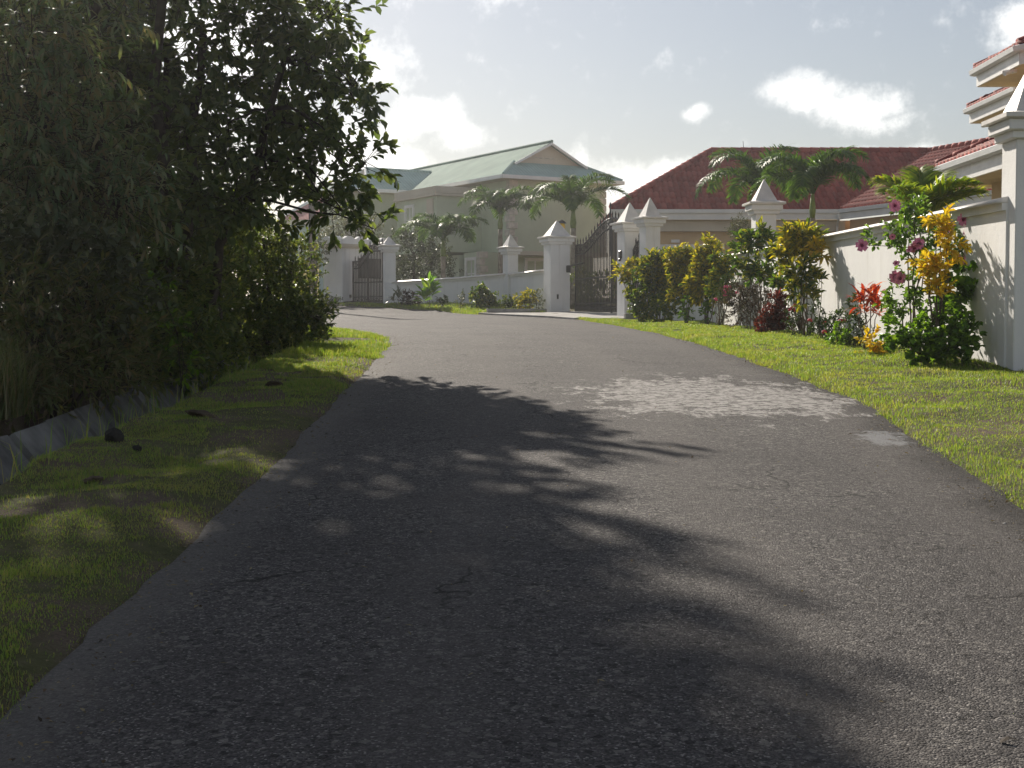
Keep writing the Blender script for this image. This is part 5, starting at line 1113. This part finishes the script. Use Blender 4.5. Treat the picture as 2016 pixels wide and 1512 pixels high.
def mF(x, y):
    wl_ = np.interp(x, [-5.4, -2.4, -.1, 1.2], [58.0, 58.0, 56.8, 52.2]); return (x - Re(y) > 0) & (y < wl_) & ~((x > -1.2) & (y < 51.4))
lawn('lawn_grass', 'strip of grass in front of the low left wall', -7, 1.2, 50.5, 58.2, 30000, lambda x, y: .07 + 0 * x, mF, 'lawn_blade')
# tall weeds along the drain lip and seed stalks
n = 260; y = 5 + 17 * rng.random(n); x = DR_N + rng.normal(size=n) * .12
V, f = blades(np.stack([x, y, np.maximum(hgt(x, y), zg(y) - .1)], 1), .12 + .22 * rng.random(n), .004 + 0 * x, .9); tag(link('weeds', npmesh('weeds', V, f), MT['verge_blade']), 'taller weeds along the lip of the drain', 'weeds', kind='stuff')
# fallen leaves, grit and clippings along both road edges
n = 2600; y = 3.6 + 26 * rng.random(n) ** 1.3; u = rng.random(n); sd = rng.random(n)
ed = np.abs(rng.normal(size=n)) * .22; x = np.where(sd < .42, Le(y) + ed - .08, np.where(sd < .84, Re(y) - ed + .06, Le(y) + (Re(y) - Le(y)) * u))
zr = np.where(road_d(x, y) < 0, zg(y) - .008 + .035 * (1 - (2 * np.clip((x - Le(y)) / (Re(y) - Le(y)), 0, 1) - 1) ** 2) + .012, hgt(x, y) + .01)
D = rand_dir(n) * np.array([1, 1, .25]); V, f = leaves(np.stack([x, y, zr], 1), nrm_(D), np.tile([[0, 0, 1.]], (n, 1)) + rand_dir(n) * .3, .012 + .03 * rng.random(n) ** 2, .006 + .012 * rng.random(n), 'diamond', droop=.05)
tag(link('leaf_litter', npmesh('leaf_litter', V, f), MT['litter']), 'dry leaf litter and grit scattered along the road edges', 'litter', kind='stuff')
def stone(name, label, px, py, Y, r, m='rock', flat=.7, cat='stone', seed=1):
    c = P(px, py, Y); bm = bmesh.new(); bmesh.ops.create_icosphere(bm, subdivisions=3, radius=1)
    for v in bm.verts:
        k = 1 + .38 * mnoise.noise(v.co * 1.3 + Vector((seed * 3.1, 0, 0))) + .14 * mnoise.noise(v.co * 4 + Vector((seed, 5, 0))); v.co = Vector((v.co.x * r * k, v.co.y * r * .8 * k, v.co.z * r * flat * k))
    me = bpy.data.meshes.new(name); bm.to_mesh(me); bm.free(); o = link(name, me, MT[m]); o.location = (c.x, Y, max(float(hgt(c.x, Y)), zgf(Y) - .01 if abs(c.x) < 3 and road_d(c.x, Y) < 0 else -9) + r * flat * .45); o.rotation_euler = (0, .2, seed); return tag(o, label, cat)
stone('rock', 'black rock lying in the grass near the drain', 224, 893, 10.6, .085, flat=.75, seed=2)
stone('rock', 'small dark clod beside the black rock', 270, 908, 10.3, .04, seed=5)
stone('soil_clod', 'crumbly brown soil heap in the middle of the verge', 395, 838, 12.2, .12, 'soil', .35, 'soil', 7)
stone('soil_clod', 'low brown earth bump nearest the bush on the verge', 540, 775, 15.2, .12, 'soil', .3, 'soil', 8)
stone('soil_clod', 'flat dark earth patch low on the verge at left', 180, 955, 9.0, .07, 'soil', .4, 'soil', 9)
stone('pebble', 'pale pebble on the asphalt near the right edge of the picture', 1977, 1036, 7.75, .012, 'concrete', .8, 'stone', 3)
stone('pebble', 'dark clod of dirt on the asphalt at the bottom centre', 1050, 1488, 4.2, .014, 'soil', .6, 'stone', 4)
mb = MB(); c = P(1985, 1478, 4.25); c.z = zgf(4.25) + .012
mb.add([c + Vector((-.03, -.012, 0)), c + Vector((0, -.012, .012)), c + Vector((.035, .01, .004)), c + Vector((0, .008, .016)), c + Vector((-.02, .012, .003))], [(0, 1, 3, 4), (1, 2, 3)])
tag(mb.build('fallen_leaf', MT['dark_bark']), 'curled dead leaf on the asphalt in the bottom right corner', 'leaf')
# ------------------------------------------------------------------ air: thin scattering box, added to imitate lens glare and lift shade
mb = MB(); mb.box((0, 200, 2.8), (840, 800, 23.6)); hz = mb.build('added_haze', None); tag(hz, 'thin scattering air added to imitate lens glare and lift shade', kind='stuff')
hm = bpy.data.materials.new('added_haze'); hm.use_nodes = True; hn = hm.node_tree; hn.nodes.clear()
ho = hn.nodes.new('ShaderNodeOutputMaterial'); hv = hn.nodes.new('ShaderNodeVolumePrincipled')
hv.inputs['Color'].default_value = (.96, .97, 1, 1); hv.inputs['Density'].default_value = 0.0008; hv.inputs['Anisotropy'].default_value = .82
hn.links.new(hv.outputs[0], ho.inputs['Volume']); hz.data.materials.append(hm)
